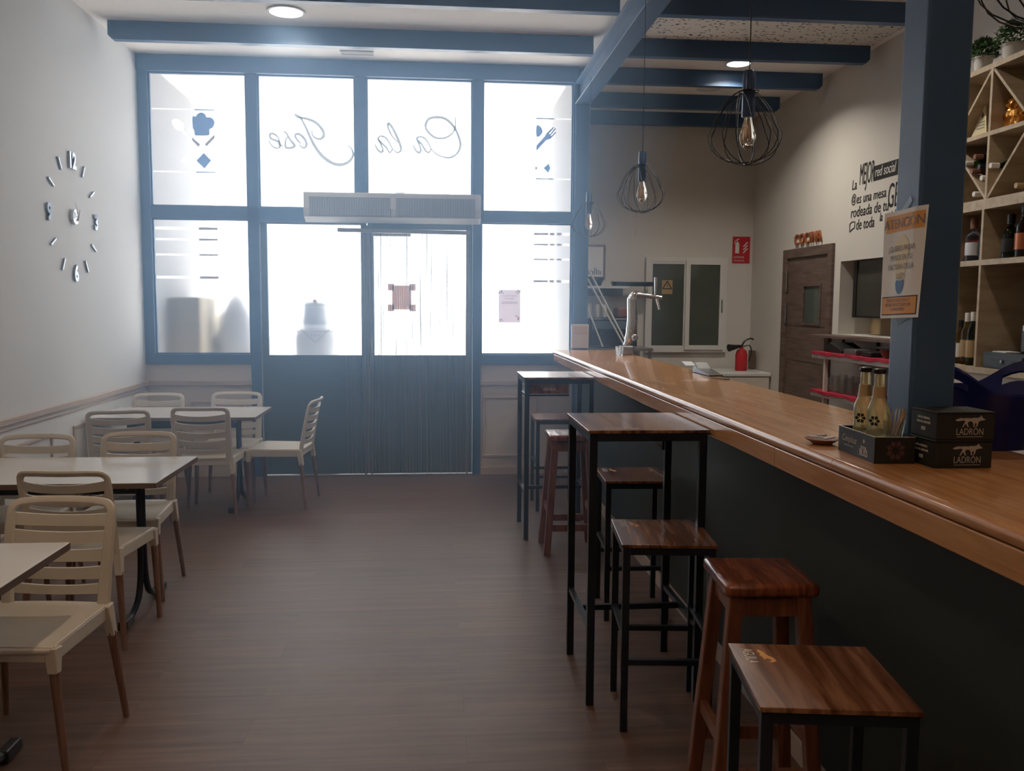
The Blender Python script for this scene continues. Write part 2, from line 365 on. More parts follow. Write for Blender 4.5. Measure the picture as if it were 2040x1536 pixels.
# ------------------------------------------------------------------ the room
XL, XR, YW, YB, ZC = -2.53, 3.57, 7.92, 9.66, 3.65
struct(B().box(XL - .2, XR + .3, -2.7, YB + .2, -.1, 0).done('floor', M['floor']))
struct(B().box(XL - .2, XR + .3, -2.7, YB + .2, ZC, ZC + .15).done('ceiling', M['ceil']))
struct(B().box(XL - .2, XL, -2.7, 7.99, 0, ZC).done('wall_left', M['wall']))
struct(B().box(XL - .2, XL, 7.99, 10.4, 0, ZC).done('wall_porch_left', M['porch']))
struct(B().box(1.255, 1.262, 7.98, YB + .2, 0, ZC).done('wall_porch_lining', M['porch']))
struct(B().box(XL - .2, XR + .3, -2.7, -2.5, 0, ZC).done('wall_rear', M['wall']))
struct(B().box(1.25, XR + .3, YB, YB + .2, 0, ZC).done('wall_back', M['wallk']))
b = B(); HY0, HY1, HZ0, HZ1 = 5.6, 7.484, 1.312, 1.95
b.box(XR, XR + .3, -2.5, HY0, 0, ZC).box(XR, XR + .3, HY1, YB, 0, ZC).box(XR, XR + .3, HY0, HY1, 0, HZ0).box(XR, XR + .3, HY0, HY1, HZ1, ZC)
struct(b.done('wall_right', M['wallk']))
struct(B().box(1.26, 1.39, 7.98, YB, 0, ZC).done('wall_porch', M['wall']))
# apron walls under the side windows
struct(B().box(XL, -1.60, 7.89, 8.0, 0, 1.01).done('wall_front_left', M['wains']))
struct(B().box(.40, 1.25, 7.89, 8.0, 0, 1.01).done('wall_front_right', M['wains']))
b = B()
for z0, z1, d in ((.820, .862, .022), (.785, .80, .010)): b.box(XL, XL + d, -2.5, 7.885, z0, z1)
struct(b.done('trim_1', M['moul'], bevel=.004))
b = B()
def rect_moul(b, a0, a1, z0, z1, f, wd=.022):
    f(b, a0, a1, z0, z0 + wd); f(b, a0, a1, z1 - wd, z1); f(b, a0, a0 + wd, z0 + wd, z1 - wd); f(b, a1 - wd, a1, z0 + wd, z1 - wd)
fl = lambda b, a0, a1, z0, z1: b.box(XL, XL + .012, a0, a1, z0, z1)
rect_moul(b, 6.29, 7.6, .158, .685, fl); rect_moul(b, 4.35, 5.95, .158, .685, fl); rect_moul(b, 2.4, 4.0, .158, .685, fl)
struct(b.done('trim_2', M['moul'], bevel=.003))
fy = lambda b, a0, a1, z0, z1: b.box(a0, a1, 7.878, 7.89, z0, z1)
b = B(); b.box(XL + .023, -1.60, 7.872, 7.89, .82, .862); rect_moul(b, -2.16, -1.70, .158, .685, fy); struct(b.done('trim_3', M['moul'], bevel=.003))
b = B(); b.box(.40, 1.25, 7.872, 7.89, .82, .862); rect_moul(b, .43, .944, .158, .72, fy); struct(b.done('trim_4', M['moul'], bevel=.003))
struct(B().box(.40, 1.18, 7.875, 7.89, 0, .065).done('baseboard_front', M['moul']))
struct(B().box(XL, XL + .012, -2.5, 7.88, 0, .07).done('baseboard_left', M['moul']))

# ---- steel and glass front
YG = 7.93
fr = B()
fr.box(XL, -2.445, 7.87, 7.97, 1.01, 3.515)                                   # left jamb
fr.box(-1.627, -1.531, 7.87, 7.97, 2.24, 3.515); fr.box(-.698, -.598, 7.87, 7.97, 2.30, 3.515)
fr.box(.329, .422, 7.87, 7.97, 2.30, 3.515); fr.box(1.229, 1.262, 7.87, 7.97, 1.01, 3.515)
fr.box(XL, 1.262, 7.85, 7.99, 3.515, ZC)                                     # head
fr.box(-2.445, -1.531, 7.87, 7.97, 2.277, 2.382); fr.box(-1.531, .422, 7.87, 7.97, 2.262, 2.382); fr.box(.422, 1.229, 7.87, 7.97, 2.28, 2.378)
fr.box(-2.445, -1.60, 7.87, 7.97, 1.01, 1.098); fr.box(.40, 1.229, 7.87, 7.97, 1.01, 1.098)
fr.box(-1.625, -1.535, 7.87, 7.97, 0, 2.277); fr.box(.335, .41, 7.87, 7.97, 0, 2.277)
struct(fr.done('window_frame', M['blue'], bevel=.004))
# thin glazing beads
b = B()
PANES = [(-2.445, -1.627, 2.382, 3.515), (-1.531, -.698, 2.382, 3.515), (-.598, .329, 2.382, 3.515), (.422, 1.229, 2.378, 3.515), (-2.445, -1.625, 1.098, 2.277), (.41, 1.229, 1.098, 2.28)]
WIN = []
for i, (x0, x1, z0, z1) in enumerate(PANES):
    wn = struct(thing('window_%d' % (i + 1), None, None, ((x0 + x1) / 2, YG, z0)))
    bb = B()
    for q in ((x0, x0 + .012, z0, z1), (x1 - .012, x1, z0, z1), (x0, x1, z0, z0 + .012), (x0, x1, z1 - .012, z1)): bb.box(q[0], q[1], 7.90, 7.925, q[2], q[3])
    bb.done('glazing_bead', M['blue'], wn)
    B().box(x0, x1, YG, YG + .006, z0, z1).done('pane', M['frost'], wn)
    WIN.append(wn)
GX, GY = Vector((1, 0, 0)), Vector((0, 0, 1))
YD = YG - .003
def gp(u, v): p = at(u, v, y=YD); return p
def strip(wn, x0, x1, z, h, m, nm='cutout_view_stripe'): B().box(x0, x1, YD - .001, YD, z - h / 2, z + h / 2).done(nm, m, wn)
# upper left window: spoon, chef hat, diamonds, the view through them put into their colours
for z in (3.21, 2.68):
    strip(WIN[0], -2.433, -2.07, z, .011, M['vwhite']); strip(WIN[0], -2.07, -1.905, z, .009, M['vgrey'])
    strip(WIN[3], .90, 1.06, z, .011, M['vgrey']); strip(WIN[3], 1.075, 1.217, z, .011, M['vwhite'])
def zp(X, Y, ox=280, oy=140, k=440 / 2040): return gp(ox + X * k, oy + Y * k)
def poly(name, pts, m, wn, f=zp, cl=True, n=4):
    P = [f(*p) for p in pts]
    if n: P = crom(P, n, True)
    B().prism([(p.x, p.z) for p in P], (0, YD, 0), GX, GY, .001).done(name, m, wn)
poly('chef_hat_decal', [(500, 590), (497, 545), (485, 540), (480, 430), (515, 430), (520, 410), (560, 390), (600, 410), (610, 435), (650, 435), (680, 465), (680, 505), (660, 535), (637, 545), (635, 590), (615, 602), (515, 602)], M['vgrey'], WIN[0], n=3)
poly('spoon_decal', [(290, 470), (310, 450), (350, 455), (390, 485), (405, 525), (398, 550), (440, 590), (475, 625), (465, 645), (420, 610), (380, 560), (345, 555), (305, 520)], M['vwhite'], WIN[0])
poly('spoon_handle_decal', [(476, 620), (550, 685), (532, 706), (480, 650)], M['vbrown'], WIN[0], n=0)
poly('fork_handle_decal', [(685, 590), (685, 625), (612, 702), (592, 685)], M['vbrown'], WIN[0], n=0)
poly('diamond_decal', [(584, 765), (653, 833), (590, 907), (517, 835)], M['vgrey'], WIN[0], n=0)
poly('diamond_decal', [(415, 785), (457, 832), (418, 883), (370, 833)], M['vwhite'], WIN[0], n=0)
zr = lambda X, Y: gp(680 + X / 3, Y / 3)
poly('fork_decal', [(1165, 870), (1215, 815), (1225, 795), (1268, 758), (1272, 762), (1240, 800), (1248, 802), (1278, 765), (1284, 770), (1250, 810), (1258, 812), (1282, 785), (1285, 792), (1250, 830), (1225, 838), (1165, 903)], M['vgrey'], WIN[3], f=zr, n=0)
poly('chef_hat_decal', [(1167, 750), (1190, 756), (1203, 785), (1190, 810), (1166, 815)], M['vgrey'], WIN[3], f=zr)
poly('diamond_decal', [(1208, 1005), (1238, 977), (1250, 1005), (1236, 1034)], M['vgrey'], WIN[3], f=zr, n=0)
poly('diamond_decal', [(1160, 990), (1172, 1005), (1160, 1020)], M['vgrey'], WIN[3], f=zr, n=0)
for z, h in ((2.195, .026), (2.10, .020), (1.967, .018), (1.77, .026)):
    strip(WIN[4], -2.433, -2.07, z, h, M['vwhite']); strip(WIN[4], -2.06, -1.90, z, h * .8, M['vbrown'])
    strip(WIN[5], .888, 1.02, z - .005, h * .8, M['vbrown']); strip(WIN[5], 1.035, 1.075, z - .005, h * .8, M['vbrown']); strip(WIN[5], 1.10, 1.14, z - .005, h * .8, M['vbrown']); strip(WIN[5], 1.15, 1.217, z - .005, h, M['vwhite'])
# mirrored script lettering
zs = lambda X, Y: gp(500 + X * 460 / 2040, 200 + Y * 460 / 2040)
def script(name, strokes, wn):
    bb = B()
    for pts, w0, w1 in strokes:
        P = crom([zs(*p) for p in pts], 6); n = len(P)
        bb.ribbon(P, [w0 + .004 + (w1 - w0) * math.sin(math.pi * i / (n - 1)) for i in range(n)], (0, -1, 0), .001)
    return bb.done(name, M['vletter'], wn)
script('script_letters', [
    ([(1806, 145), (1806, 215), (1800, 250), (1770, 300), (1700, 335), (1620, 325), (1560, 270), (1543, 220), (1570, 165), (1640, 148), (1720, 165), (1790, 230), (1835, 320), (1850, 400), (1820, 470), (1760, 505), (1700, 500), (1640, 475), (1592, 430)], .006, .020),
    ([(1592, 430), (1570, 460), (1540, 440), (1510, 390), (1465, 340), (1500, 322), (1550, 350), (1592, 430)], .008, .016),
    ([(1465, 345), (1500, 430), (1485, 462), (1455, 440), (1430, 395)], .006, .018),
    ([(1252, 430), (1290, 460), (1325, 440), (1310, 370), (1260, 260), (1218, 203), (1212, 240), (1250, 320), (1300, 370)], .006, .020),
    ([(1250, 430), (1225, 460), (1190, 410), (1125, 345), (1150, 317), (1200, 340), (1250, 430)], .008, .016),
    ([(1125, 345), (1165, 430), (1150, 458), (1115, 430), (1095, 385)], .006, .018)], WIN[2])
script('script_letters', [
    ([(385, 120), (405, 145), (435, 152), (500, 165), (570, 195), (625, 250), (645, 300), (625, 335), (590, 340), (545, 310), (540, 265)], .006, .022),
    ([(390, 120), (435, 150), (480, 230), (530, 340), (580, 430), (640, 500), (720, 555), (790, 568), (860, 545), (900, 490), (890, 430), (850, 395)], .004, .026),
    ([(445, 385), (410, 350), (390, 310), (420, 297), (465, 330), (490, 380), (480, 415), (450, 415), (425, 385)], .008, .020),
    ([(285, 278), (310, 285), (340, 340), (385, 400), (350, 420), (310, 415), (305, 360), (320, 325)], .006, .020),
    ([(290, 410), (260, 390), (240, 330), (200, 295), (168, 300), (175, 335), (220, 355), (245, 370), (255, 410), (220, 422), (180, 395), (155, 350)], .006, .018)], WIN[1])

# ---- entrance door, two leaves
door = struct(thing('door_1', None, None, (-.6, 7.92, 0)))
def leaf(x0, x1, gx0, gx1, gz0, gz1, ztop):
    bb = B(); y0, y1 = 7.90, 7.945
    bb.box(x0, gx0, y0, y1, .012, ztop); bb.box(gx1, x1, y0, y1, .012, ztop); bb.box(gx0, gx1, y0, y1, gz1, ztop); bb.box(gx0, gx1, y0, y1, .012, gz0)
    o = bb.done('door_leaf', M['bluedoor'], door, bevel=.003)
    B().box(gx0, gx1, YG, YG + .006, gz0, gz1).done('pane', M['frost'], o)
    return o
l1 = leaf(-1.53, -.606, -1.474, -.659, 1.09, 2.243, 2.26)
l2 = leaf(-.600, .333, -.547, .276, 1.09, 2.21, 2.26)
B().box(-.62, -.59, 7.875, 7.90, .02, 2.24).done('stile_cover', M['bluedoor'], l2)
bb = B().tube([(-.57, 7.875, .95), (-.57, 7.83, .95), (-.57, 7.83, 1.25), (-.57, 7.875, 1.25)], .009); bb.done('handle', M['steel'], l2, smooth=True)
B().box(-.56, -.215, 7.84, 7.90, 2.145, 2.20).done('door_closer', M['white'], l2, bevel=.006)
def dl(name, pts, wd, m=M['vbrown']): B().ribbon([gp(*p) for p in pts], wd, (0, -1, 0), .001).done(name, m, l1)
dl('vinyl_line', [(590, 660), (667, 660)], .006); dl('vinyl_line', [(603, 608), (650, 608)], .005)
dl('vinyl_chevron', [(599, 655), (628, 683)], .008); dl('vinyl_chevron', [(628, 683), (657, 655)], .008)
dl('vinyl_chevron', [(618, 599), (627, 607)], .005); dl('vinyl_chevron', [(627, 607), (637, 598)], .005)
poly('chef_hat_decal', [(622, 599), (628, 596), (632, 600), (627, 604)], M['vbrown'], l1, f=gp)
for u in (621, 628, 635): poly('diamond_decal', [(u - 2, 668), (u, 666), (u + 2, 668), (u, 670)], M['vbrown'], l1, f=gp, n=0)
struct(B().box(-1.535, .335, 7.87, 8.02, 0, .008).done('trim_5', M['steel']))

# ------------------------------------------------------------------ outside the glass
struct(B().box(-14, 14, YB + .2, 30, -.12, -.02).done('ground', M['ground']))
struct(B().box(XL - .2, 1.26, 8.0, YB + .2, .001, .004).done('porch_floor', M['ground']))
o = B().box(XL + .004, XL + .30, 8.55, 9.35, 0.004, 1.60).done('meter_cabinet', M['beige'], bevel=.01)
tag(o, 'blurred beige cabinet behind the frosted glass at lower left', 'cabinet')
urn = thing('street_planter', 'blurred pale two-tiered rounded shape behind the left door glass', 'planter', (-1.22, 9.1, .004))
ux = -1.225
B().lathe([(.20, 0), (.215, .1), (.222, 1.18), (.21, 1.27), (.15, 1.335), (.14, 1.34)], (ux, 9.1, .004), 32).done('body', M['pale'], urn, smooth=True)
B().lathe([(.150, 1.34), (.137, 1.42), (.128, 1.5), (.115, 1.56), (.06, 1.60), (.01, 1.605)], (ux, 9.1, .004), 32).done('cap', M['pale'], urn, smooth=True)
o = B().lathe([(.20, 0), (.20, 1.15), (.17, 1.4), (.10, 1.58), (.04, 1.66), (.01, 1.665)], (-2.02, 9.15, .004), 28).done('folded_parasol', M['pale'], smooth=True)
tag(o, 'blurred grey tapering shape behind the frosted glass beside the beige cabinet', 'parasol')

# ------------------------------------------------------------------ bluish volume added to imitate lens glare
m = bpy.data.materials.new('lens glare haze'); m.use_nodes = True; nt = m.node_tree; nt.nodes.remove(nt.nodes['Principled BSDF'])
vs_ = nt.nodes.new('ShaderNodeVolumeScatter'); vs_.inputs['Color'].default_value = (.42, .66, 1.0, 1); vs_.inputs['Density'].default_value = .095; vs_.inputs['Anisotropy'].default_value = .6
nt.links.new(vs_.outputs[0], nt.nodes['Material Output'].inputs['Volume'])
o = B().box(-2.47, 1.22, 4.3, 7.64, .01, 3.50).done('haze', m); tag(o, 'thin bluish haze volume added to imitate lens glare in front of the windows and door', 'haze', kind='stuff')

# ------------------------------------------------------------------ ceiling steel
def cbeam(x0, x1, y, rnd=0):
    bb = B(); h0, h1 = 3.512, ZC
    poly_ = [(x0, h1), (x0, h0 + (.03 if rnd & 1 else 0)), (x0 + (.03 if rnd & 1 else 0), h0), (x1 - (.03 if rnd & 2 else 0), h0), (x1, h0 + (.03 if rnd & 2 else 0)), (x1, h1)]
    bb.prism(poly_, (0, y + .07, 0), (1, 0, 0), (0, 0, 1), .07)
    return bb.done('ceiling_beam', M['blue'])
for y in (5.98, 6.97):
    o = struct(cbeam(-2.44, 1.24, y, 1))
for y, x1 in ((5.0, 3.56), (5.98, 3.56), (6.97, 3.50), (7.82, 3.49), (8.73, 3.46), (9.53, 3.47)):
    o = struct(cbeam(1.39 if y > 5.5 else 1.39, x1, y, 2))
bb = B()   # H section running from the street front to the bar column
Z0 = 3.325
bb.box(1.24, 1.375, 1.9, 7.86, Z0, Z0 + .012); bb.box(1.29, 1.325, 1.9, 7.86, Z0 + .012, 3.50); bb.box(1.24, 1.375, 1.9, 7.86, 3.50, 3.515)
struct(bb.done('girder_beam', M['blue'], bevel=.002))
bb = B(); bb.box(1.245, 1.375, 7.84, 7.86, 0, Z0); bb.box(1.245, 1.375, 7.96, 7.98, 0, ZC); bb.box(1.30, 1.322, 7.86, 7.96, 0, ZC); bb.box(1.262, 1.30, 7.865, 7.955, 1.0, Z0)
struct(bb.done('steel_column', M['blue'], bevel=.002))
bb = B(); bb.box(1.24, 1.362, 2.172, 2.292, 1.151, Z0)
struct(bb.done('steel_column', M['blue'], bevel=.008, seg=3))
o = B().box(1.42, 3.50, 6.06, 6.93, ZC - .012, ZC - .001).done('perforated_ceiling_panel', M['perf']); struct(o)

def downlight(x, y, r, lit, label):
    t = thing('downlight' if lit else 'ceiling_speaker', label, 'ceiling light' if lit else 'speaker', (x, y, ZC - .012))
    bb = B(); n = 32; k = 0
    bb.lathe([(r + .018, 0), (r + .018, .012), (r, .012), (r, .0)], (x, y, ZC - .012), 32)
    bb.f = bb.f[:-2] + [((3 * n + j), (3 * n + (j + 1) % n), (j + 1) % n, j) for j in range(n)]
    bb.done('trim_ring', M['white'], t, smooth=True)
    B().lathe([(r, .004), (r, .011)], (x, y, ZC - .012), 32).done('diffuser' if lit else 'grille', M['lit'] if lit else M['white'], t)
downlight(-1.07, 6.63, .118, True, 'bright round downlight in the left ceiling bay above the tables')
downlight(2.62, 7.57, .10, True, 'bright round downlight over the kitchen side behind the nearest pendant')
downlight(2.634, 8.45, .10, False, 'unlit round fitting in the ceiling bay behind the kitchen downlight')
def vent(x, y, wd, label):
    t = thing('ceiling_vent', label, 'vent', (x, y, ZC - .012))
    bb = B(); bb.box(x - wd, x + wd, y - .05, y - .04, ZC - .012, ZC - .001).box(x - wd, x + wd, y + .04, y + .05, ZC - .012, ZC - .001).box(x - wd, x - wd + .01, y - .04, y + .04, ZC - .012, ZC - .001).box(x + wd - .01, x + wd, y - .04, y + .04, ZC - .012, ZC - .001)
    bb.done('frame', M['white'], t)
    bb = B()
    for i in range(6): bb.bar((x - wd + .01, y - .033 + i * .013, ZC - .006), (x + wd - .01, y - .033 + i * .013, ZC - .006), .009, .002)
    bb.done('slats', M['white'], t)
vent(-.65, 7.62, .14, 'small white slotted vent in the ceiling just before the glass front')
vent(2.87, 9.25, .22, 'white slotted vent in the last ceiling bay on the kitchen side')

# ------------------------------------------------------------------ air curtain, string curtain
t = thing('air_curtain', 'long pale air curtain unit mounted over the entrance door', 'air curtain', (-.36, 7.78, 2.27))
pr = [(0, 0), (.10, -.012), (.19, .03), (.21, .10), (.21, .235), (.0, .235)]
B().prism([(-a, c) for a, c in pr], (-1.12, 7.868, 2.262), (0, 1, 0), (0, 0, 1), 1.515).done('body', M['white'], t, bevel=.008)
for x0, x1 in ((-1.07, -.385), (-.335, .345)):
    g = B().box(x0, x1, 7.652, 7.658, 2.30, 2.455).done('grille', M['grill'], t)
    bb = B(); n = 48
    for i in range(n): xx = x0 + .008 + (x1 - x0 - .016) * i / (n - 1); bb.box(xx - .002, xx + .002, 7.648, 7.652, 2.305, 2.45)
    bb.done('fins', M['white'], g)
B().lathe([(.05, 0), (.045, .012), (.02, .018), (.001, .019)], (-.30, 7.74, 2.496), 20).done('sensor_cap', M['white'], t, smooth=True)
t = B().bar((-.85, 7.80, 2.19), (.31, 7.80, 2.178), .028, .036).done('curtain_rail', M['steel'], bevel=.004)
tag(t, 'pale metal curtain rail fixed under the air curtain', 'curtain rail')
bb = B(); N = 150
for i in range(N):
    f = i / (N - 1); x = -.84 + 1.14 * f + random.uniform(-.004, .004)
    if x < -.62 and random.random() < .55: continue
    y = 7.80 + random.uniform(-.012, .012); dx = random.uniform(-.012, .012); r = random.choice((.0011, .0014, .0018))
    if x < -.62: dx = random.uniform(-.02, .05)
    zb = random.uniform(.01, .06)
    pts = [(x, y, 2.165), (x + dx * .3, y, 1.5), (x + dx * .7, y + random.uniform(-.004, .004), .8), (x + dx, y, zb)]
    bb.tube(pts, r, 4)
for i in range(26):   # gathered strands over the middle stile
    x = -.60 + random.uniform(-.05, .05); y = 7.79 + random.uniform(-.01, .01)
    bb.tube([(x, y, 2.165), (x + .01, y, 1.4), (x + random.uniform(-.03, .03), y, .02)], .0016, 4)
for i in range(14):
    x = .29 + random.uniform(-.02, .02); y = 7.79 + random.uniform(-.01, .01)
    bb.tube([(x, y, 2.165), (x, y, 1.0), (x + random.uniform(-.01, .01), y, .02)], .0016, 4)
tag(bb.done('string_curtain', M['string']), 'fine beige string curtain hanging across the right half of the entrance', 'curtain', kind='stuff')
t = thing('door_sign', 'faded brown paper sign taped to the right door glass behind the strings', 'sign', (-.30, 7.92, 1.5))
B().box(-.385, -.215, YD - .002, YD - .001, 1.50, 1.715).done('sheet', M['postpink'], t)
for x, z in ((-.395, 1.70), (-.205, 1.70), (-.395, 1.515), (-.205, 1.515)): B().box(x - .028, x + .028, YD - .003, YD - .002, z - .03, z + .03).done('tape', M['postpink'], t)
t = thing('window_poster', 'small white notice with green leaves taped inside the lower right window', 'poster', (.67, 7.92, 1.39))
B().box(.572, .772, YD - .0015, YD - .0005, 1.388, 1.685).done('sheet', M['poster'], t)
yp = YD - .0018
def ptxt(s, z, size): text('print', s, size, (.672, yp, z), (1, 0, 0), (0, 0, 1), M['grey'], t, .0005, .9, 'CENTER')
ptxt('Consulta nuestra', 1.625, .020); ptxt('carta digital', 1.600, .020); bb = B()
for z in (1.572, 1.560): bb.box(.60, .745, yp - .0005, yp, z, z + .004)
bb.done('print_lines', M['grey'], t)
bb = B()
for i in range(26):
    cx_, cz_ = random.choice(((.59, 1.665), (.75, 1.665), (.59, 1.42)))
    a = random.uniform(0, 6.28); p = (cx_ + random.uniform(-.02, .02), cz_ + random.uniform(-.018, .018)); l = .014
    bb.prism([(0, 0), (l * .5, .004), (l, 0), (l * .5, -.004)], (p[0], yp - .0002, p[1]), (math.cos(a), 0, math.sin(a)), (-math.sin(a), 0, math.cos(a)), .0004)
bb.done('printed_leaves', M['leaf'], t)
bb = B()
for i in range(10):
    a = random.uniform(0.6, 2.6); p = (.745 + random.uniform(-.014, .014), 1.43 + random.uniform(-.025, .02)); l = .016
    bb.prism([(0, 0), (l * .5, .004), (l, 0), (l * .5, -.004)], (p[0], yp - .0002, p[1]), (math.cos(a), 0, math.sin(a)), (-math.sin(a), 0, math.cos(a)), .0004)
bb.done('printed_flower', M['redsign'], t)
t = thing('thermostat', 'small beige wall controller box at the far end of the counter', 'thermostat', (1.305, 7.83, 1.175))
B().box(1.228, 1.385, 7.81, 7.838, 1.16, 1.378).done('housing', M['wains'], t, bevel=.006)
B().box(1.245, 1.37, 7.805, 7.811, 1.285, 1.36).done('display', M['moul'], t)

# ------------------------------------------------------------------ wall clock
ZK, YK, XK = 2.142, 6.425, XL + .001
t = thing('wall_clock', 'frameless stick-on clock of silver numerals and bars on the left wall', 'clock', (XL, YK, ZK))
R_, U_ = (0, 1, 0), (0, 0, 1)
def kp(a, r): return (YK + r * math.sin(a) * 1.02, ZK + r * math.cos(a))
for h in range(12):
    a = math.radians(30 * h); r = .39
    if h % 3 == 0:
        s = {0: '12', 3: '3', 6: '6', 9: '9'}[h]; yy, zz = kp(a, r)
        o = text('numeral', s, .15, (XK, yy, zz - .054), R_, U_, M['clocksteel'], t, .016, .86, 'CENTER', bold=.006)
    else:
        p0, p1 = kp(a, r - .045), kp(a, r + .045)
        B().bar((XK + .006, *p0), (XK + .006, *p1), .016, .012).done('hour_bar', M['clocksteel'], t)
B().lathe([(.052, 0), (.052, .025), (.03, .03), (.012, .034)], (XK, YK, ZK), 24, axis=(1, 0, 0)).done('hub', M['steel'], t, smooth=True)
B().bar((XK + .036, *kp(0, -.03)), (XK + .036, *kp(math.radians(40), .07)), .012, .003, .004).done('hour_hand', M['white'], t)
B().bar((XK + .041, *kp(math.radians(150), -.02)), (XK + .041, *kp(math.radians(-22), .10)), .008, .003, .003).done('minute_hand', M['white'], t)

# ------------------------------------------------------------------ white chairs
def make_chair(label, loc, rz):
    t = thing('slatted_chair', label, 'chair', (0, 0, 0), 0, 'white slatted chairs round the tables')
    # seat shell with a dished rounded top
    nx, ny = 10, 10; bb = B(); W0, W1, D0, D1 = .195, .215, .035, .455
    def sx_(j): f = j / ny; return W0 + (W1 - W0) * f
    vs = []
    for layer in (0, 1):
        for j in range(ny + 1):
            for i in range(nx + 1):
                f, g = i / nx * 2 - 1, j / ny
                rr = 1 - .06 * max(0, abs(g * 2 - 1) - .8) / .2
                x = f * sx_(j) * rr; y = D0 + (D1 - D0) * g + (.012 * (1 - f * f) if g > .9 else -.012 * (1 - f * f) if g < .1 else 0)
                z = .452 - .012 * (1 - f * f) * (1 - (2 * g - 1) ** 2) - (.012 if g > .97 else 0)
                if layer: z -= .014
                vs.append((x, y, z))
    q = (nx + 1) * (ny + 1); fs = []
    for j in range(ny):
        for i in range(nx):
            a = j * (nx + 1) + i; fs.append((a, a + 1, a + nx + 2, a + nx + 1)); fs.append((q + a, q + a + nx + 1, q + a + nx + 2, q + a + 1))
    for j in range(ny):
        a = j * (nx + 1); fs.append((a, a + nx + 1, q + a + nx + 1, q + a)); a += nx; fs.append((a, q + a, q + a + nx + 1, a + nx + 1))
    for i in range(nx):
        a = i; fs.append((a, q + a, q + a + 1, a + 1)); a = ny * (nx + 1) + i; fs.append((a, a + 1, q + a + 1, q + a))
    bb.add(vs, fs)
    # skirt under the seat and the sockets that take the legs
    rim = crom([(-.185, .05, .425), (.185, .05, .425), (.205, .25, .425), (.203, .435, .425), (0, .45, .425), (-.203, .435, .425), (-.205, .25, .425)], 5, True)
    bb.tube(rim, .013, 6, True, flat=1.9, side=(1, 0, 0)) if False else None
    for a, c in (((-.19, .045), (.19, .045)), ((.19, .045), (.208, .44)), ((.208, .44), (-.208, .44)), ((-.208, .44), (-.19, .045))):
        bb.bar((*a, .42), (*c, .42), .014, .052)
    for sx in (-1, 1):
        bb.bar((sx * .192, .055, .45), (sx * .201, .035, .33), .040, .042, .030, .032); bb.bar((sx * .20, .428, .44), (sx * .206, .435, .355), .044, .044, .032, .032)
    bb.done('seat', M['chair'], t, smooth=True, bevel=.004)
    # backrest
    def S(x, z):   # the back surface
        g = (z - .45) / .36
        return Vector((x * (1 + .06 * g), .045 - .045 * g - .02 * g * g - .048 * (1 - (x / .2) ** 2) * (.35 + .65 * g), z))
    bb = B(); hw = .170
    path = []
    for z in (.43, .5, .58, .66, .74): path.append(S(-hw - .008, z))
    for a in range(0, 91, 15):
        c = math.cos(math.radians(a)); s_ = math.sin(math.radians(a)); path.append(S(-hw - .008 + .035 * (1 - c), .775 + .032 * s_))
    for x in (-.1, -.05, 0, .05, .1): path.append(S(x, .807 + .003))
    for a in range(90, -1, -15):
        c = math.cos(math.radians(a)); s_ = math.sin(math.radians(a)); path.append(S(hw + .008 - .035 * (1 - c), .775 + .032 * s_))
    for z in (.74, .66, .58, .5, .43): path.append(S(hw + .008, z))
    bb.tube(path, [.026, .025, .023, .021, .020] + [.016] * 19 + [.020, .021, .023, .025, .026], 8, flat=.62, side=(1, 0, 0))
    zz = [(.772, .727), (.711, .664), (.648, .601), (.585, .539), (.523, .486)]
    for za, zb in zz:
        vs, fs = [], []; n = 12
        for i in range(n + 1):
            x = -hw + 2 * hw * i / n; bow = .016 * (1 - (x / hw) ** 2)
            for z in (za - bow, zb - bow * .6):
                p = S(x, z); vs += [p + Vector((0, -.006, 0)), p + Vector((0, .006, 0))]
        for i in range(n):
            q = i * 4
            for a, c in ((0, 1), (1, 3), (3, 2), (2, 0)): fs.append((q + a, q + c, q + 4 + c, q + 4 + a))
        bb.add(vs, fs)
    bb.done('backrest', M['chair'], t, smooth=True)
    for sx in (-1, 1):
        B().tube([(sx * .200, .038, .345), (sx * .228, 0, 0.0)], [.0165, .0115], 10).done('leg', M['leg'], t, smooth=True)
        B().tube([(sx * .205, .434, .365), (sx * .225, .425, 0.0)], [.0165, .0115], 10).done('leg', M['leg'], t, smooth=True)
    t.location = loc; t.rotation_euler.z = rz
    return t
R = math.radians
CH = [('white slatted chair nearest the camera, backed behind the front table at lower left', -1.385, 3.285, 174),
      ('white slatted chair with its back to the camera, pulled up to the middle table', -1.615, 3.925, -3.5),
      ('white slatted chair on the far side of the middle table, nearest the aisle', -1.655, 4.975, 182),
      ('white slatted chair behind the middle table, cut by the left photo edge', -2.17, 4.90, 180),
      ('white slatted chair close to the left wall on the near side of the far table', -2.15, 6.10, 12),
      ('white slatted chair on the near side of the far table, nearest the aisle', -1.645, 6.26, 0),
      ('white slatted chair in the far left corner behind the far table', -2.215, 7.15, 180),
      ('white slatted chair behind the far table, against the window apron and nearest the door', -1.62, 7.235, 180),
      ('white slatted chair standing sideways at the aisle end of the far table', -.955, 6.81, 85)]
c0 = None
for lb, x, y, a in CH:
    if c0 is None: c = c0 = make_chair(lb, (x, y, 0), R(a))
    else: c = copy_tree(c0); c.location = (x, y, 0); c.rotation_euler.z = R(a); c['label'] = lb

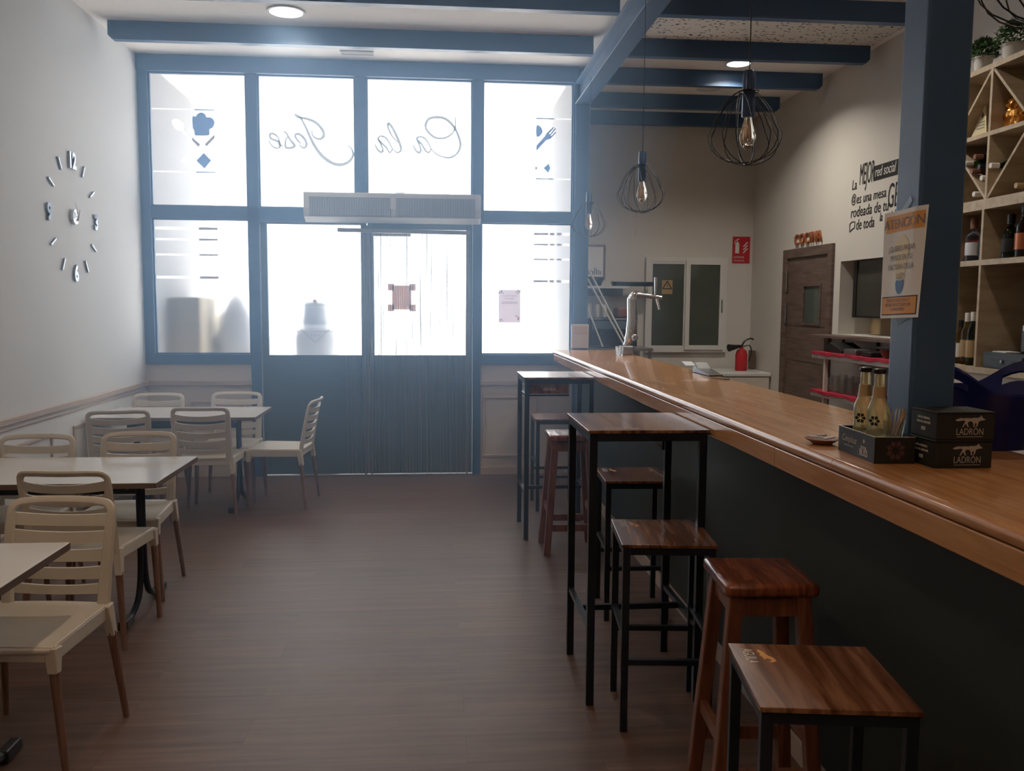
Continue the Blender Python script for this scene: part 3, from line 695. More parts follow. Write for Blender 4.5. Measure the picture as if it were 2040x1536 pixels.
# ------------------------------------------------------------------ white tables
def make_table(label, x0, x1, y0, y1):
    t = thing('dining_table', label, 'table', ((x0 + x1) / 2, (y0 + y1) / 2, 0), 0, 'white topped tables along the left wall')
    o = B().box(x0 + .001, x1 - .001, y0 + .001, y1 - .001, .696, .72).done('tabletop', M['tabletop'], t, bevel=.002)
    bb = B().box(x0, x1, y0, y0 + .002, .694, .718).box(x0, x1, y1 - .002, y1, .694, .718).box(x0, x0 + .002, y0, y1, .694, .718).box(x1 - .002, x1, y0, y1, .694, .718)
    bb.done('edge_band', M['tableedge'], o)
    ym = (y0 + y1) / 2
    B().box(x0 + .18, x1 - .18, ym - .03, ym + .03, .600, .655).done('stretcher', M['darkmetal'], t)
    for xx in (x0 + .24, x1 - .19):
        f = B()
        for s_ in (-1, 1):
            f.tube(crom([(xx, ym + s_ * .022, .66), (xx, ym + s_ * .022, .42), (xx, ym + s_ * .03, .22), (xx, ym + s_ * .07, .09), (xx, ym + s_ * .16, .035), (xx, ym + s_ * .25, .026)], 5), .016, 8)
        f.done('leg', M['darkmetal'], t, smooth=True)
        f = B().box(xx - .02, xx + .02, ym - .25, ym + .25, .662, .694); f.done('top_plate', M['darkmetal'], t)
        for s_ in (-1, 1): B().box(xx - .022, xx + .022, ym + s_ * .20, ym + s_ * .31, .002, .045).done('foot', M['black'], t, bevel=.008)
    return t
make_table('white topped table at the very front left, half outside the photo', -2.50, -1.262, 2.38, 3.08)
make_table('white topped table in the middle of the left row', -2.50, -1.285, 4.09, 4.80)
make_table('white topped table farthest away beside the window apron', -2.50, -1.312, 6.45, 7.10)

# ------------------------------------------------------------------ bar counter
def slab(y0, y1):
    pr = [(1.61, 1.12), (1.61, 1.15)]
    for a in range(90, 271, 20): pr.append((1.0625 + .0175 * math.cos(R(a)), 1.1325 + .0175 * math.sin(R(a))))
    return B().prism(pr, (0, y1, 0), (1, 0, 0), (0, 0, 1), y1 - y0)
ct = thing('bar_countertop', 'long honey-coloured wooden bar counter top with rounded front edge', 'countertop', (1.3, 3.6, 1.05))
ys = [-.8, 2.20, 2.54, 3.66, 7.74]
for a, c in zip(ys[:-1], ys[1:]):
    slab(a + .0008, c - .0008).done('top_board', M['counter'], ct, smooth=True)
for a, c in zip([-.8, 2.6, 5.2], [2.6, 5.2, 7.70]): B().box(1.051, 1.09, a + .001, c - .001, 1.053, 1.1145).done('edge_board', M['counter'], ct, bevel=.003)
bf = thing('bar_counter', 'dark green painted front of the bar under the wooden top', 'bar counter', (1.35, 3.5, 0))
B().box(1.242, 1.55, -.8, 7.68, 0, 1.115).done('front_panel', M['barfront'], bf)
B().box(1.228, 1.2415, -.8, 7.68, 0.001, .075).done('kick_board', M['moul'], bf)

# ------------------------------------------------------------------ high tables and stools
def eagle(t, cx, cy, z, s, m, r=(0, -1, 0), u=(1, 0, 0)):
    pts = [(-.9, .1), (-.5, .35), (-.1, .42), (.35, .75), (.8, .8), (1.0, .5), (.92, .3), (.8, .5), (.55, .52), (.4, .35), (.6, .15), (.2, .12), (.0, .0), (-.3, .1), (-.6, -.02)]
    B().prism([(a * s, c * s) for a, c in pts], (cx, cy, z), r, u, .0005).done('eagle_mark', m, t)
def frame_bars(t, x0, x1, y0, y1, top, th, foot):
    for xx in (x0, x1):
        for yy in (y0, y1): B().box(xx - th / 2, xx + th / 2, yy - th / 2, yy + th / 2, 0, top).done('leg', M['darkmetal'], t, bevel=.002)
    h = th / 2; f = B()
    for yy in (y0, y1): f.box(x0 + h, x1 - h, yy - h, yy + h, top - th, top)
    for xx in (x0, x1): f.box(xx - h, xx + h, y0 + h, y1 - h, top - th, top)
    f.done('top_frame', M['darkmetal'], t)
def high_table(label, y0, y1, sign):
    x0, x1 = .574, 1.043
    t = thing('high_table', label, 'high table', ((x0 + x1) / 2, (y0 + y1) / 2, 0), 0, 'square high tables against the bar')
    B().box(x0, x1, y0, y1, 1.068, 1.08).done('tabletop', M['hpl'], t, bevel=.0015)
    frame_bars(t, x0 + .022, x1 - .022, y0 + .022, y1 - .022, 1.067, .030, 0)
    ym = (y0 + y1) / 2
    for xx in (x0 + .022, x1 - .022): B().box(xx - .010, xx + .010, y0 + .038, y1 - .038, .29, .312).done('footrest', M['darkmetal'], t)
    B().box(x0 + .033, x1 - .033, ym - .01, ym + .01, .29, .312).done('footrest', M['darkmetal'], t)
    if sign:
        s_ = B().box(x0 + .04, x0 + .30, y0 + .03, y0 + .04, .970, 1.036).done('sign_board', M['hpl'], t)
        text('lettering', 'AGUILA', .026, (x0 + .17, y0 + .0295, .992), (1, 0, 0), (0, 0, 1), M['signwhite'], s_, .0006, .9, 'CENTER')
        B().box(x0 + .012, x0 + .30, y0 + .02, y0 + .03, .955, .968).done('sign_bracket', M['darkmetal'], t)
        B().box(x0 + .008, x0 + .02, y0 + .037, y0 + .25, .955, .968).done('sign_bracket', M['darkmetal'], t)
    else:
        f = B().bar((x1 - .15, y1 - .10, 1.036), (x1 - .15, y1 - .10, .985), .010, .010).bar((x1 - .15, y1 - .10, .99), (x1 - .15, y0 + .12, .99), .010, .010).bar((x1 - .15, y0 + .12, .985), (x1 - .15, y0 + .12, 1.036), .010, .010)
        f.done('hanging_bracket', M['darkmetal'], t)
        text('lettering', 'AGUILA', .045, (x0 + .07, y0 + .04, 1.0802), (1, 0, 0), (0, 1, 0), M['moul'], t, .0004, .9)
    return t
high_table('square wooden-topped high table nearest the camera, pushed against the counter', 3.21, 3.75, False)
high_table('square high table with pale reflections on its top, farther along the bar near the window', 5.61, 6.13, True)

def metal_stool(label, x0, x1, y0, y1, z=.70, rz=0, logo=1):
    t = thing('bar_stool', label, 'stool', (0, 0, 0), 0, 'metal bar stools with wooden seats')
    cx, cy = (x0 + x1) / 2, (y0 + y1) / 2; wx, wy = (x1 - x0) / 2, (y1 - y0) / 2
    B().box(-wx, wx, -wy, wy, z - .012, z).done('seat', M['hpl'], t, bevel=.0015)
    th = .026; lx, ly = wx - .018, wy - .018
    frame_bars(t, -lx, lx, -ly, ly, z - .0125, th, 0)
    for s_ in (-1, 1):
        B().box(-lx + .013, lx - .013, s_ * ly - .010, s_ * ly + .010, .252, .272).done('footrest', M['darkmetal'], t)
        B().box(s_ * lx - .010, s_ * lx + .010, -ly + .013, ly - .013, .345, .365).done('footrest', M['darkmetal'], t)
    if logo:
        text('lettering', 'AGUILA', .040, (-wx + .025, wy - .035, z + .0002), (0, -1, 0), (1, 0, 0), M['signwhite'], t, .0004, .62)
        eagle(t, -wx + .062, wy - .075, z + .0002, .042, M['orange'])
    t.location = (cx, cy, 0); t.rotation_euler.z = R(rz)
    return t
metal_stool('metal stool with brown wooden seat nearest the camera, printed mark in one corner', .711, 1.053, 1.705, 2.060, rz=-8)
metal_stool('metal stool with wooden seat in front of the nearest high table', .680, 1.022, 2.977, 3.352, rz=-5.5)
metal_stool('metal stool with wooden seat standing just beyond the nearest high table', .830, 1.160, 4.10, 4.466, rz=-3)
metal_stool('metal stool with wooden seat partly under the far high table', .746, 1.08, 6.40, 6.80, rz=0, logo=0)

def pine_stool(label, x0, x1, y0, y1, z=.70, rz=0):
    t = thing('wooden_stool', label, 'stool', (0, 0, 0), 0, 'varnished wooden stools')
    cx, cy = (x0 + x1) / 2, (y0 + y1) / 2; wx, wy = (x1 - x0) / 2, (y1 - y0) / 2
    B().box(-wx, wx, -wy, wy, z - .038, z).done('seat', M['pine'], t, bevel=.013, seg=4, smooth=True)
    a, c = wx - .04, wy - .04; A, C = wx + .012, wy + .004
    for sx in (-1, 1):
        for sy in (-1, 1):
            B().bar((sx * A, sy * C, 0), (sx * a, sy * c, z - .038), .042, .042).done('leg', M['pineleg'], t, bevel=.004)
    def P(sx, sy, zz): f = zz / (z - .038); return Vector((sx * (A + (a - A) * f), sy * (C + (c - C) * f), zz))
    for sy in (-1, 1):
        B().bar(P(-1, sy, z - .075), P(1, sy, z - .075), .02, .055).done('apron', M['pineleg'], t)
        B().bar(P(-1, sy, .17), P(1, sy, .17), .02, .042).done('stretcher', M['pineleg'], t)
    for sx in (-1, 1):
        B().bar(P(sx, -1, z - .075), P(sx, 1, z - .075), .02, .055).done('apron', M['pineleg'], t)
        B().bar(P(sx, -1, .27), P(sx, 1, .27), .02, .042).done('stretcher', M['pineleg'], t)
    t.location = (cx, cy, 0); t.rotation_euler.z = R(rz)
pine_stool('reddish varnished wooden stool between the two nearest metal stools', .842, 1.118, 2.37, 2.655, z=.75, rz=-4)
pine_stool('varnished wooden stool standing by the far high table', .700, .985, 5.26, 5.545, z=.75)

# ------------------------------------------------------------------ pendants
def make_pendant(label, x, y, rot):
    zt = 2.435
    t = thing('pendant_lamp', label, 'pendant lamp', (0, 0, 0), 0, 'wire cage pendants hanging over the bar')
    B().tube([(0, 0, zt), (0, 0, 3.32)], .0022, 6).done('cord', M['wire'], t)
    B().lathe([(.022, 0), (.024, .004), (.024, .165), (.020, .172), (.005, .174)], (0, 0, zt - .170), 20).done('lamp_holder', M['socket'], t, smooth=True)
    B().lathe([(.006, 0), (.022, .014), (.030, .035), (.031, .05), (.024, .08), (.016, .105), (.014, .125)], (0, 0, zt - .29), 18).done('bulb', M['bulb'], t, smooth=True)
    f = B(); f.tube([(-.007, 0, zt - .18), (-.010, 0, zt - .26), (0, .006, zt - .2), (.010, 0, zt - .26), (.007, 0, zt - .18)], .0012, 5)
    f.done('filament', M['gold'], t)
    f = B(); rnd = random.Random(3); zc = zt - .235
    f.tube([(.037 * math.cos(a * .314), .037 * math.sin(a * .314), zt - .075) for a in range(20)], .0022, 6, closed=True)
    for i in range(7):   # looped wires
        ph = i * math.pi / 7 + .1; ti = rnd.uniform(-.25, .25); lp = []
        for k in range(28):
            q = 2 * math.pi * k / 28
            zz = -.5 * math.cos(q) * .265; g = (zz + .1325) / .265
            rad = .150 * math.sin(q) * (1.0 - .42 * g) * (1.12 if g < .5 else 1.02) + .030 * math.cos(q / 1) * 0
            off = .030 * (g - .1)
            lp.append((rad * math.cos(ph) - off * math.sin(ph) + ti * .05, rad * math.sin(ph) + off * math.cos(ph), zt - .213 + zz + ti * .03 * math.cos(ph)))
        f.tube(lp, .0017, 5, closed=True)
    f.done('wire_cage', M['wire'], t, smooth=True)
    t.location = (x, y, 0); t.rotation_euler.z = rot
    return t
p0 = make_pendant('wire cage pendant nearest to the steel column, second from the camera', 1.185, 3.30, 0)
for lb, x, y, r_ in (('wire cage pendant with a pink ribbon dangling, middle of the row', 1.195, 5.05, .5), ('small-looking wire cage pendant farthest away by the window column', 1.21, 6.90, 1.1), ('wire cage pendant cut off by the top right photo corner', 1.17, 1.62, 2.1)):
    c = copy_tree(p0); c.location = (x, y, 0); c.rotation_euler.z = r_; c['label'] = lb
o = B().tube(crom([(1.16, 5.05, 2.115), (1.165, 5.04, 2.08), (1.15, 5.04, 2.04), (1.162, 5.04, 1.99), (1.155, 5.04, 1.95)], 5), .0035, 5, flat=.4).done('ribbon', M['peri'], smooth=True)
tag(o, 'thin pink ribbon dangling from the middle pendant cage', 'ribbon')

# ------------------------------------------------------------------ things on the counter
ZT = 1.15
t = thing('beer_tap', 'chrome swan-neck beer tap tower near the far end of the counter', 'beer tap', (1.56, 7.02, ZT))
B().box(1.505, 1.605, 6.95, 7.07, ZT + .0005, ZT + .075).done('base', M['steel'], t, bevel=.01)
B().tube(crom([(1.555, 7.01, ZT + .07), (1.585, 7.01, ZT + .16), (1.60, 7.01, ZT + .28), (1.598, 7.01, ZT + .40), (1.60, 7.01, ZT + .46), (1.625, 7.01, ZT + .485), (1.66, 7.01, ZT + .485)], 6), [.030] * 4 + [.040] * 4 + [.044] * 16 + [.038] * 5 + [.030] * 8, 16).done('column', M['chrome'], t, smooth=True)
B().tube([(1.63, 7.01, ZT + .485), (1.84, 7.01, ZT + .465)], [.022, .014], 12).done('tap_arm', M['chrome'], t, smooth=True)
B().tube([(1.79, 7.01, ZT + .47), (1.79, 7.01, ZT + .52), (1.79, 7.01, ZT + .63)], [.008, .012, .016], 12).done('tap_handle', M['chrome'], t, smooth=True)
B().tube([(1.80, 7.01, ZT + .46), (1.805, 6.99, ZT + .42), (1.815, 6.98, ZT + .37)], [.012, .009, .007], 10).done('spout', M['chrome'], t, smooth=True)
B().lathe([(.026, 0), (.028, .01), (.02, .022)], (1.615, 6.975, ZT + .14), 14, axis=(0, -1, 0)).done('valve', M['chrome'], t, smooth=True)
def tumbler(name, x, y, z, r, h, label, m='glass', cat='glass', group=None):
    o = B().lathe([(r * .7, 0), (r * .72, .002), (r, h), (r - .002, h), (r * .70, .008), (.001, .008)], (x, y, z + .0005), 18).done(name, M[m], smooth=True)
    return tag(o, label, cat, group)
tumbler('shot_glass', 1.475, 6.90, ZT, .034, .075, 'small empty glass on the counter beside the beer tap')
t = thing('card_reader', 'black card reader lying on the counter with its cable', 'card reader', (1.47, 4.95, ZT))
B().prism([(0, .001), (.32, .001), (.32, .008), (.10, .03), (.03, .062), (0, .058)], (1.555, 5.16, ZT), (0, -1, 0), (0, 0, 1), -.085).done('body', M['black'], t, bevel=.004)
B().bar((1.512, 5.145, ZT + .065), (1.512, 5.05, ZT + .046), .06, .003).done('screen', M['pale'], t)
B().tube(crom([(1.51, 4.84, ZT + .006), (1.53, 4.70, ZT + .004), (1.57, 4.6, ZT + .004), (1.60, 4.62, ZT + .004)], 6), .003, 6).done('cable', M['black'], t, smooth=True)
# saucer with wrapped bits
t = thing('saucer', 'small brown saucer with wrapped sugar on the counter before the black tray', 'saucer', (1.13, 2.43, ZT))
B().lathe([(.028, 0), (.030, .003), (.048, .014), (.050, .016), (.046, .016), (.026, .006), (.001, .006)], (1.13, 2.44, ZT + .0005), 28).done('dish', M['terra'], t, smooth=True)
f = B(); f.bar((1.10, 2.46, ZT + .020), (1.13, 2.44, ZT + .019), .014, .004).bar((1.125, 2.42, ZT + .018), (1.16, 2.43, ZT + .021), .012, .004).bar((1.12, 2.45, ZT + .024), (1.15, 2.465, ZT + .022), .012, .004)
f.done('wrapped_sugar', M['pale'], t)
# black cardboard tray
t = thing('display_tray', 'black cardboard tray with silver print holding the two bottles', 'tray', (1.18, 2.23, ZT))
AX = Vector((1.136 - 1.124, 2.342 - 2.117, 0)).normalized(); BX = Vector((AX.y, -AX.x, 0))   # along depth and width
o0 = Vector((1.120, 2.117, ZT + .0005)); LA, LB_, HH = .225, .106, .068
def tp(a, c, z): return o0 + AX * a + BX * c + Vector((0, 0, z))
def tbox(bb, a0, a1, c0, c1, z0, z1):
    vs = [tp(a, c, z) for z in (z0, z1) for a, c in ((a0, c0), (a1, c0), (a1, c1), (a0, c1))]
    bb.add(vs, [(0, 3, 2, 1), (4, 5, 6, 7), (0, 1, 5, 4), (1, 2, 6, 5), (2, 3, 7, 6), (3, 0, 4, 7)])
f = B(); th = .003
tbox(f, 0, LA, 0, LB_, 0, .004); tbox(f, 0, LA, 0, th, .004, HH); tbox(f, 0, LA, LB_ - th, LB_, .004, HH); tbox(f, 0, th, th, LB_ - th, .004, HH); tbox(f, LA - th, LA, th, LB_ - th, .004, HH)
f.done('carton', M['blackmat'], t)
f = B(); tbox(f, -.0006, LA, -.0006, th, HH, HH + .001); tbox(f, -.0006, th, 0, LB_, HH, HH + .001); f.done('cut_edge', M['pale'], t)
ra, ua = -AX, Vector((0, 0, 1))
text('lettering', 'ROYAL', .012, tp(.062, -.0004, .026), ra, ua, M['signwhite'], t, .0004, .9, 'CENTER')
text('lettering', 'BLISS', .024, tp(.062, -.0004, .009), ra, ua, M['signwhite'], t, .0004, .9, 'CENTER')
text('lettering', 'Complicat', .026, tp(.155, -.0004, .032), ra, ua, M['fox'], t, .0004, .85, 'CENTER', shear=.4)
f = B()
tbox(f, .125, .185, -.0006, -.0002, .020, .024); f.done('print_line', M['grey'], t)
f = B().prism([(.006 * math.cos(k * 1.047), .006 * math.sin(k * 1.047)) for k in range(6)], tp(.062, -.0004, .048), ra, ua, .0004); f.done('crest', M['fox'], t)
rb = BX; f = B()
for k in range(8):
    a = k * math.pi / 4 + .39; ca, sa = math.cos(a), math.sin(a)
    f.prism([(ca * .008 - sa * .0, sa * .008), (ca * .018 - sa * .007, sa * .018 + ca * .007), (ca * .027, sa * .027), (ca * .018 + sa * .007, sa * .018 - ca * .007)], tp(-.0004, LB_ * .52, .034), rb, ua, .0004)
f.done('flower_mark', M['maroon'], t)
def beer(label, x, y, z, m, dim):
    b_ = thing('beer_bottle', label, 'bottle', (x, y, z))
    pr = [(.022, 0), (.0265, .003), (.0275, .010), (.0275, .070), (.026, .080), (.0185, .098), (.0160, .108), (.0135, .140), (.0125, .172)]
    B().lathe(pr, (x, y, z), 24).done('glass_body', M[m], b_, smooth=True)
    B().lathe([(.0248, .004), (.0257, .012), (.0257, .105), (.020, .106)], (x, y, z), 20).done('contents', M['g_yellow'], b_, smooth=True) if False else None
    B().lathe([(.0183, .104), (.0170, .110), (.0150, .134), (.0140, .134)], (x, y, z), 24).done('neck_label', M['labelgold'], b_, smooth=True)
    B().lathe([(.0138, .168), (.0158, .171), (.0152, .180), (.010, .182)], (x, y, z), 20).done('cap', M['black'], b_, smooth=True)
    f = B()
    for k in range(6):
        a = k * math.pi / 3; ca, sa = math.cos(a), math.sin(a)
        f.prism([(ca * .003, sa * .003), (ca * .010 - sa * .005, sa * .010 + ca * .005), (ca * .015, sa * .015), (ca * .010 + sa * .005, sa * .010 - ca * .005)], (x - .020, y - .0205, z + .045), (.72, -.69, 0), (0, 0, 1), .0006)
    f.done('flower_mark', M['black'], b_)
tbb = B(); tbox(tbb, th + .0005, LA - th - .0005, th + .0005, LB_ - th - .0005, HH - .016, HH - .012); tbb.done('insert', M['blackmat'], t)
p = tp(.150, .036, HH - .0115); beer('long-necked glass bottle in the black tray, the farther and partly hidden one of the pair', p.x, p.y, p.z, 'g_brown' if False else 'g_clear', 0)
p = tp(.088, .046, HH - .0115); beer('clear glass bottle with pale yellow drink in the black tray, the nearer of the pair', p.x, p.y, p.z, 'g_clear', 0)
p = tp(.034, .064, HH - .0115)
tumbler('toothpick_glass', p.x, p.y, p.z, .028, .050, 'small glass full of toothpicks standing in the black tray')
f = B(); rnd = random.Random(5)
tk = thing('toothpick', 'bunch of wooden toothpicks leaning in the small glass', 'toothpick')
bpy.data.objects.remove(tk)
tpk = None
for i in range(30):
    a = rnd.uniform(0, 6.28); r0, r1 = rnd.uniform(.002, .012), rnd.uniform(.012, .026); zt = rnd.uniform(.075, .098)
    a2 = a + rnd.uniform(-.4, .4)
    p1 = Vector((p.x + r0 * math.cos(a), p.y + r0 * math.sin(a), p.z + .012)); p2 = Vector((p.x + r1 * math.cos(a2) + .008, p.y + r1 * math.sin(a2), p.z + zt * .85))
    o = B().tube([p1, p2], [.0011, .0011], 5).done('toothpick', M['labelgold'] if i % 4 else M['signwhite'])
    tag(o, 'thin toothpick standing in the small glass in the black tray', 'toothpick', 'toothpicks in the small glass')
# LADRON boxes
def fox(parent, o, r, u, s, m):
    pts = [(-1.0, .02), (-.85, .10), (-.62, .16), (-.42, .13), (-.25, .16), (.0, .14), (.25, .18), (.45, .16), (.62, .22), (.70, .34), (.76, .22), (.86, .12), (1.0, .04), (.80, .0), (.62, -.02), (.52, -.12), (.50, -.28), (.42, -.40), (.36, -.40), (.42, -.26), (.36, -.12), (.28, -.22), (.30, -.40), (.22, -.42), (.20, -.20), (.10, -.06), (-.10, -.06), (-.18, -.18), (-.12, -.34), (-.08, -.42), (-.16, -.42), (-.24, -.30), (-.26, -.20), (-.38, -.28), (-.44, -.42), (-.52, -.42), (-.44, -.24), (-.34, -.08), (-.42, .02), (-.62, -.02), (-.85, -.04)]
    B().prism([(a * s, c * s) for a, c in pts], o, r, u, .0004).done('fox_mark', m, parent)
def carton(label, dx, dz, rz):
    t = thing('drinks_carton', label, 'box', (0, 0, 0), 0, 'pair of stacked black boxes on the counter')
    W, D, H = .152, .118, .0705
    B().box(0, W, 0, D, 0, H).done('carton', M['blackmat'], t, bevel=.002)
    B().box(.0, W, 0, D, H - .006, H - .004).done('lid_seam', M['black'], t)
    text('lettering', 'LADRÓN', .024, (W * .57, -.0004, .013), (1, 0, 0), (0, 0, 1), M['fox'], t, .0004, .74, 'CENTER')
    B().box(W * .57 - .034, W * .57 + .034, -.0008, -.0003, .0075, .0088).done('underline', M['fox'], t)
    fox(t, (W * .57, -.0004, .049), (1, 0, 0), (0, 0, 1), .040, M['fox'])
    text('lettering', 'GUÍA DE BUENOS,', .0085, (-.0004, D * .50, .047), (0, -1, 0), (0, 0, 1), M['signwhite'], t, .0004, .8, 'CENTER')
    text('lettering', 'VINO DE LADRONES', .0085, (-.0004, D * .50, .036), (0, -1, 0), (0, 0, 1), M['signwhite'], t, .0004, .8, 'CENTER')
    B().box(-.0008, -.0003, D * .42, D * .58, .018, .027).done('side_print', M['fox'], t)
    t.location = (1.238 + dx, 2.045, ZT + .0005 + dz); t.rotation_euler.z = R(rz)
carton('black LADRÓN box with a silver fox, bottom one of the stack', 0, 0, 0)
carton('black LADRÓN box with a silver fox, top one of the stack', .003, .0711, 0)
# navy tub with two raised handles
t = thing('ice_tub', 'dark navy plastic tub with raised handles at the right edge of the counter', 'tub', (1.56, 2.42, ZT))
cx_, cy2 = 1.60, 2.40; n = 48; vs, fs = [], []
rows = 9
for inner in (0, 1):
    for j in range(rows):
        g = j / (rows - 1)
        for i in range(n):
            a = 2 * math.pi * i / n; lift = .075 * max(0, math.cos(2 * (a - .45))) ** 1.5
            r_ = (.115 + .065 * g) - (.004 if inner else 0); z = (.006 if inner else 0) + (.16 + lift) * g
            vs.append((cx_ + r_ * 1.1 * math.cos(a), cy2 + r_ * math.sin(a), ZT + .001 + z))
hole = set()
for i in range(n):
    a = 2 * math.pi * i / n
    if math.cos(2 * (a - .45)) > .80: hole.add(i)
for inner in (0, 1):
    for j in range(rows - 1):
        for i in range(n):
            if j == rows - 3 and i in hole: continue
            q = inner * rows * n; A = q + j * n + i; Bq = q + j * n + (i + 1) % n
            fs.append((A, Bq, Bq + n, A + n))
top = (rows - 1) * n
for i in range(n): fs.append((top + i, top + (i + 1) % n, rows * n + top + (i + 1) % n, rows * n + top + i))
fs.append(tuple(range(n))); fs.append(tuple(rows * n + i for i in range(n)))
B().add(vs, fs).done('tub_shell', M['navy'], t, smooth=True)

# ------------------------------------------------------------------ paper notice on the column
t = thing('paper_notice', 'creased ATENCIÓN notice with orange print taped to the steel column', 'notice', (1.232, 2.23, 1.52))
PY0, PY1, PZ0, PZ1 = 2.322, 2.142, 1.522, 1.808
def pw(f, z):   # f 0..1 left to right as read
    g = (z - PZ0) / (PZ1 - PZ0)
    x = 1.2355 - .006 * math.sin(f * 3.1) * (1 - g) - (.006 * max(0, .25 - f) / .25) + .014 * max(0, f - .82) / .18 * g - .0015
    return Vector((x, PY0 + (PY1 - PY0) * f, z + .006 * (f - .5)))
def sheet(name, f0, f1, z0, z1, m, lift, nf=16, nz=10, par=None):
    vs, fs = [], []
    for k in (0, 1):
        for j in range(nz + 1):
            for i in range(nf + 1):
                p = pw(f0 + (f1 - f0) * i / nf, z0 + (z1 - z0) * j / nz); vs.append(p + Vector((-lift - .0003 * k, 0, 0)))
    q = (nf + 1) * (nz + 1)
    for j in range(nz):
        for i in range(nf):
            a = j * (nf + 1) + i; fs.append((a, a + 1, a + nf + 2, a + nf + 1)); fs.append((q + a, q + a + nf + 1, q + a + nf + 2, q + a + 1))
    for j in range(nz):
        a = j * (nf + 1); fs.append((a, a + nf + 1, q + a + nf + 1, q + a)); a += nf; fs.append((a, q + a, q + a + nf + 1, a + nf + 1))
    for i in range(nf): fs.append((i, q + i, q + i + 1, i + 1)); a = nz * (nf + 1) + i; fs.append((a, a + 1, q + a + 1, q + a))
    return B().add(vs, fs).done(name, m, par or t, smooth=True)
sheet('sheet', 0, 1, PZ0, PZ1, M['paper'], 0)
sheet('orange_banner', .06, .97, 1.752, 1.796, M['orange'], .0006)
sheet('button_border', .04, .95, 1.530, 1.580, M['ink'], .0006); sheet('orange_button', .055, .935, 1.533, 1.577, M['orange'], .0012)
def wtext(s, size, f, z, m, sx=.8, par=None):
    o = text('lettering', s, size, (0, 0, 0), (1, 0, 0), (0, 1, 0), m, t, .0002, sx, 'CENTER')
    off = base_of(t)
    for v in o.data.vertices:
        c = v.co + off; p = pw(f + c.x / (PY0 - PY1), z + c.y); v.co = p + Vector((-.0018 - c.z, 0, 0)) - off
wtext('ATENCIÓN', .036, .50, 1.762, M['grey'], .95)
for k, s in enumerate(('¿QUIERES PAGAR', 'MENOS EN TU', 'FACTURA DE LA', 'LUZ?')): wtext(s, .0205, .50, 1.700 - .0245 * k, M['grey'], .80)
for k, s in enumerate(('ENVIE TU FACTURA Y', 'PEDIRE UN ESTUDIO SIN', 'COMPROMISO')): wtext(s, .0125, .48, 1.565 - .012 * k, M['terra'], .9)
def pblob(name, pts, m, lift=.0010):
    P = crom([(a, c, 0) for a, c in pts], 4, True); f = B(); k = []
    f.add([pw(q.x, q.y) + Vector((-lift, 0, 0)) for q in P] + [pw(q.x, q.y) + Vector((-lift - .0002, 0, 0)) for q in P], [tuple(range(len(P))), tuple(reversed(range(len(P), 2 * len(P))))])
    f.done(name, m, t)
pblob('bulb_print', [(.50, 1.742), (.66, 1.725), (.70, 1.70), (.64, 1.66), (.60, 1.625), (.40, 1.625), (.36, 1.66), (.30, 1.70), (.34, 1.725)], M['bulbyellow'])
pblob('bulb_cap_print', [(.40, 1.622), (.60, 1.622), (.60, 1.60), (.54, 1.587), (.46, 1.587), (.40, 1.60)], M['blueink'])
tapes = [((1.2385, 2.25, 1.80), (1.2385, 2.21, 1.835)), ((1.2385, 2.25, 1.51), (1.2385, 2.20, 1.53))]
for a, c in tapes: B().bar(a, c, .018, .0006, side=(0, 1, 1)).done('tape', M['g_white'], t)

# ------------------------------------------------------------------ right wall: kitchen door, sign, hatch, lettering
kd = struct(thing('door_2', None, None, (XR, 8.15, 0)))
f = B(); f.box(XR - .03, XR - .001, 8.605, 8.71, 0, 2.12).box(XR - .03, XR - .001, 7.60, 7.69, 0, 2.12).box(XR - .03, XR - .001, 7.69, 8.605, 2.03, 2.12)
f.done('door_frame', M['kdoor'], kd, bevel=.003)
f = B(); x0, x1 = XR - .012, XR - .002
f.box(x0, x1, 7.69, 7.83, .005, 2.03).box(x0, x1, 8.21, 8.605, .005, 2.03).box(x0, x1, 7.83, 8.21, 1.755, 2.03).box(x0, x1, 7.83, 8.21, .005, 1.385)
lf = f.done('door_leaf', M['kdoor'], kd)
f = B(); rect_moul(f, 7.82, 8.22, 1.375, 1.765, lambda b, a0, a1, z0, z1: b.box(XR - .022, XR - .012, a0, a1, z0, z1)); f.done('vision_frame', M['kdoor'], lf)
B().box(XR - .008, XR - .004, 7.83, 8.21, 1.385, 1.755).done('vision_pane', M['darkglass'], lf)
for z in (1.02, .55, 1.36): B().box(XR - .0135, XR - .012, 7.69, 8.60, z - .002, z + .002).done('groove', M['black'], lf)
for z in (1.70, 1.38): B().tube([(XR - .028, 8.60, z), (XR - .028, 8.60, z + .21)], .009, 8).done('hinge', M['steel'], lf, smooth=True)
t = thing('kitchen_sign', 'copper COCINA letters fixed above the dark kitchen door', 'sign', (XR, 8.15, 2.15))
for i, ch in enumerate('COCINA'):
    text('letter', ch, .150, (XR - .002, 8.47 - (0, .118, .238, .352, .402, .515)[i], 2.156), (0, -1, 0), (0, 0, 1), M['copper'], t, .02, .92)
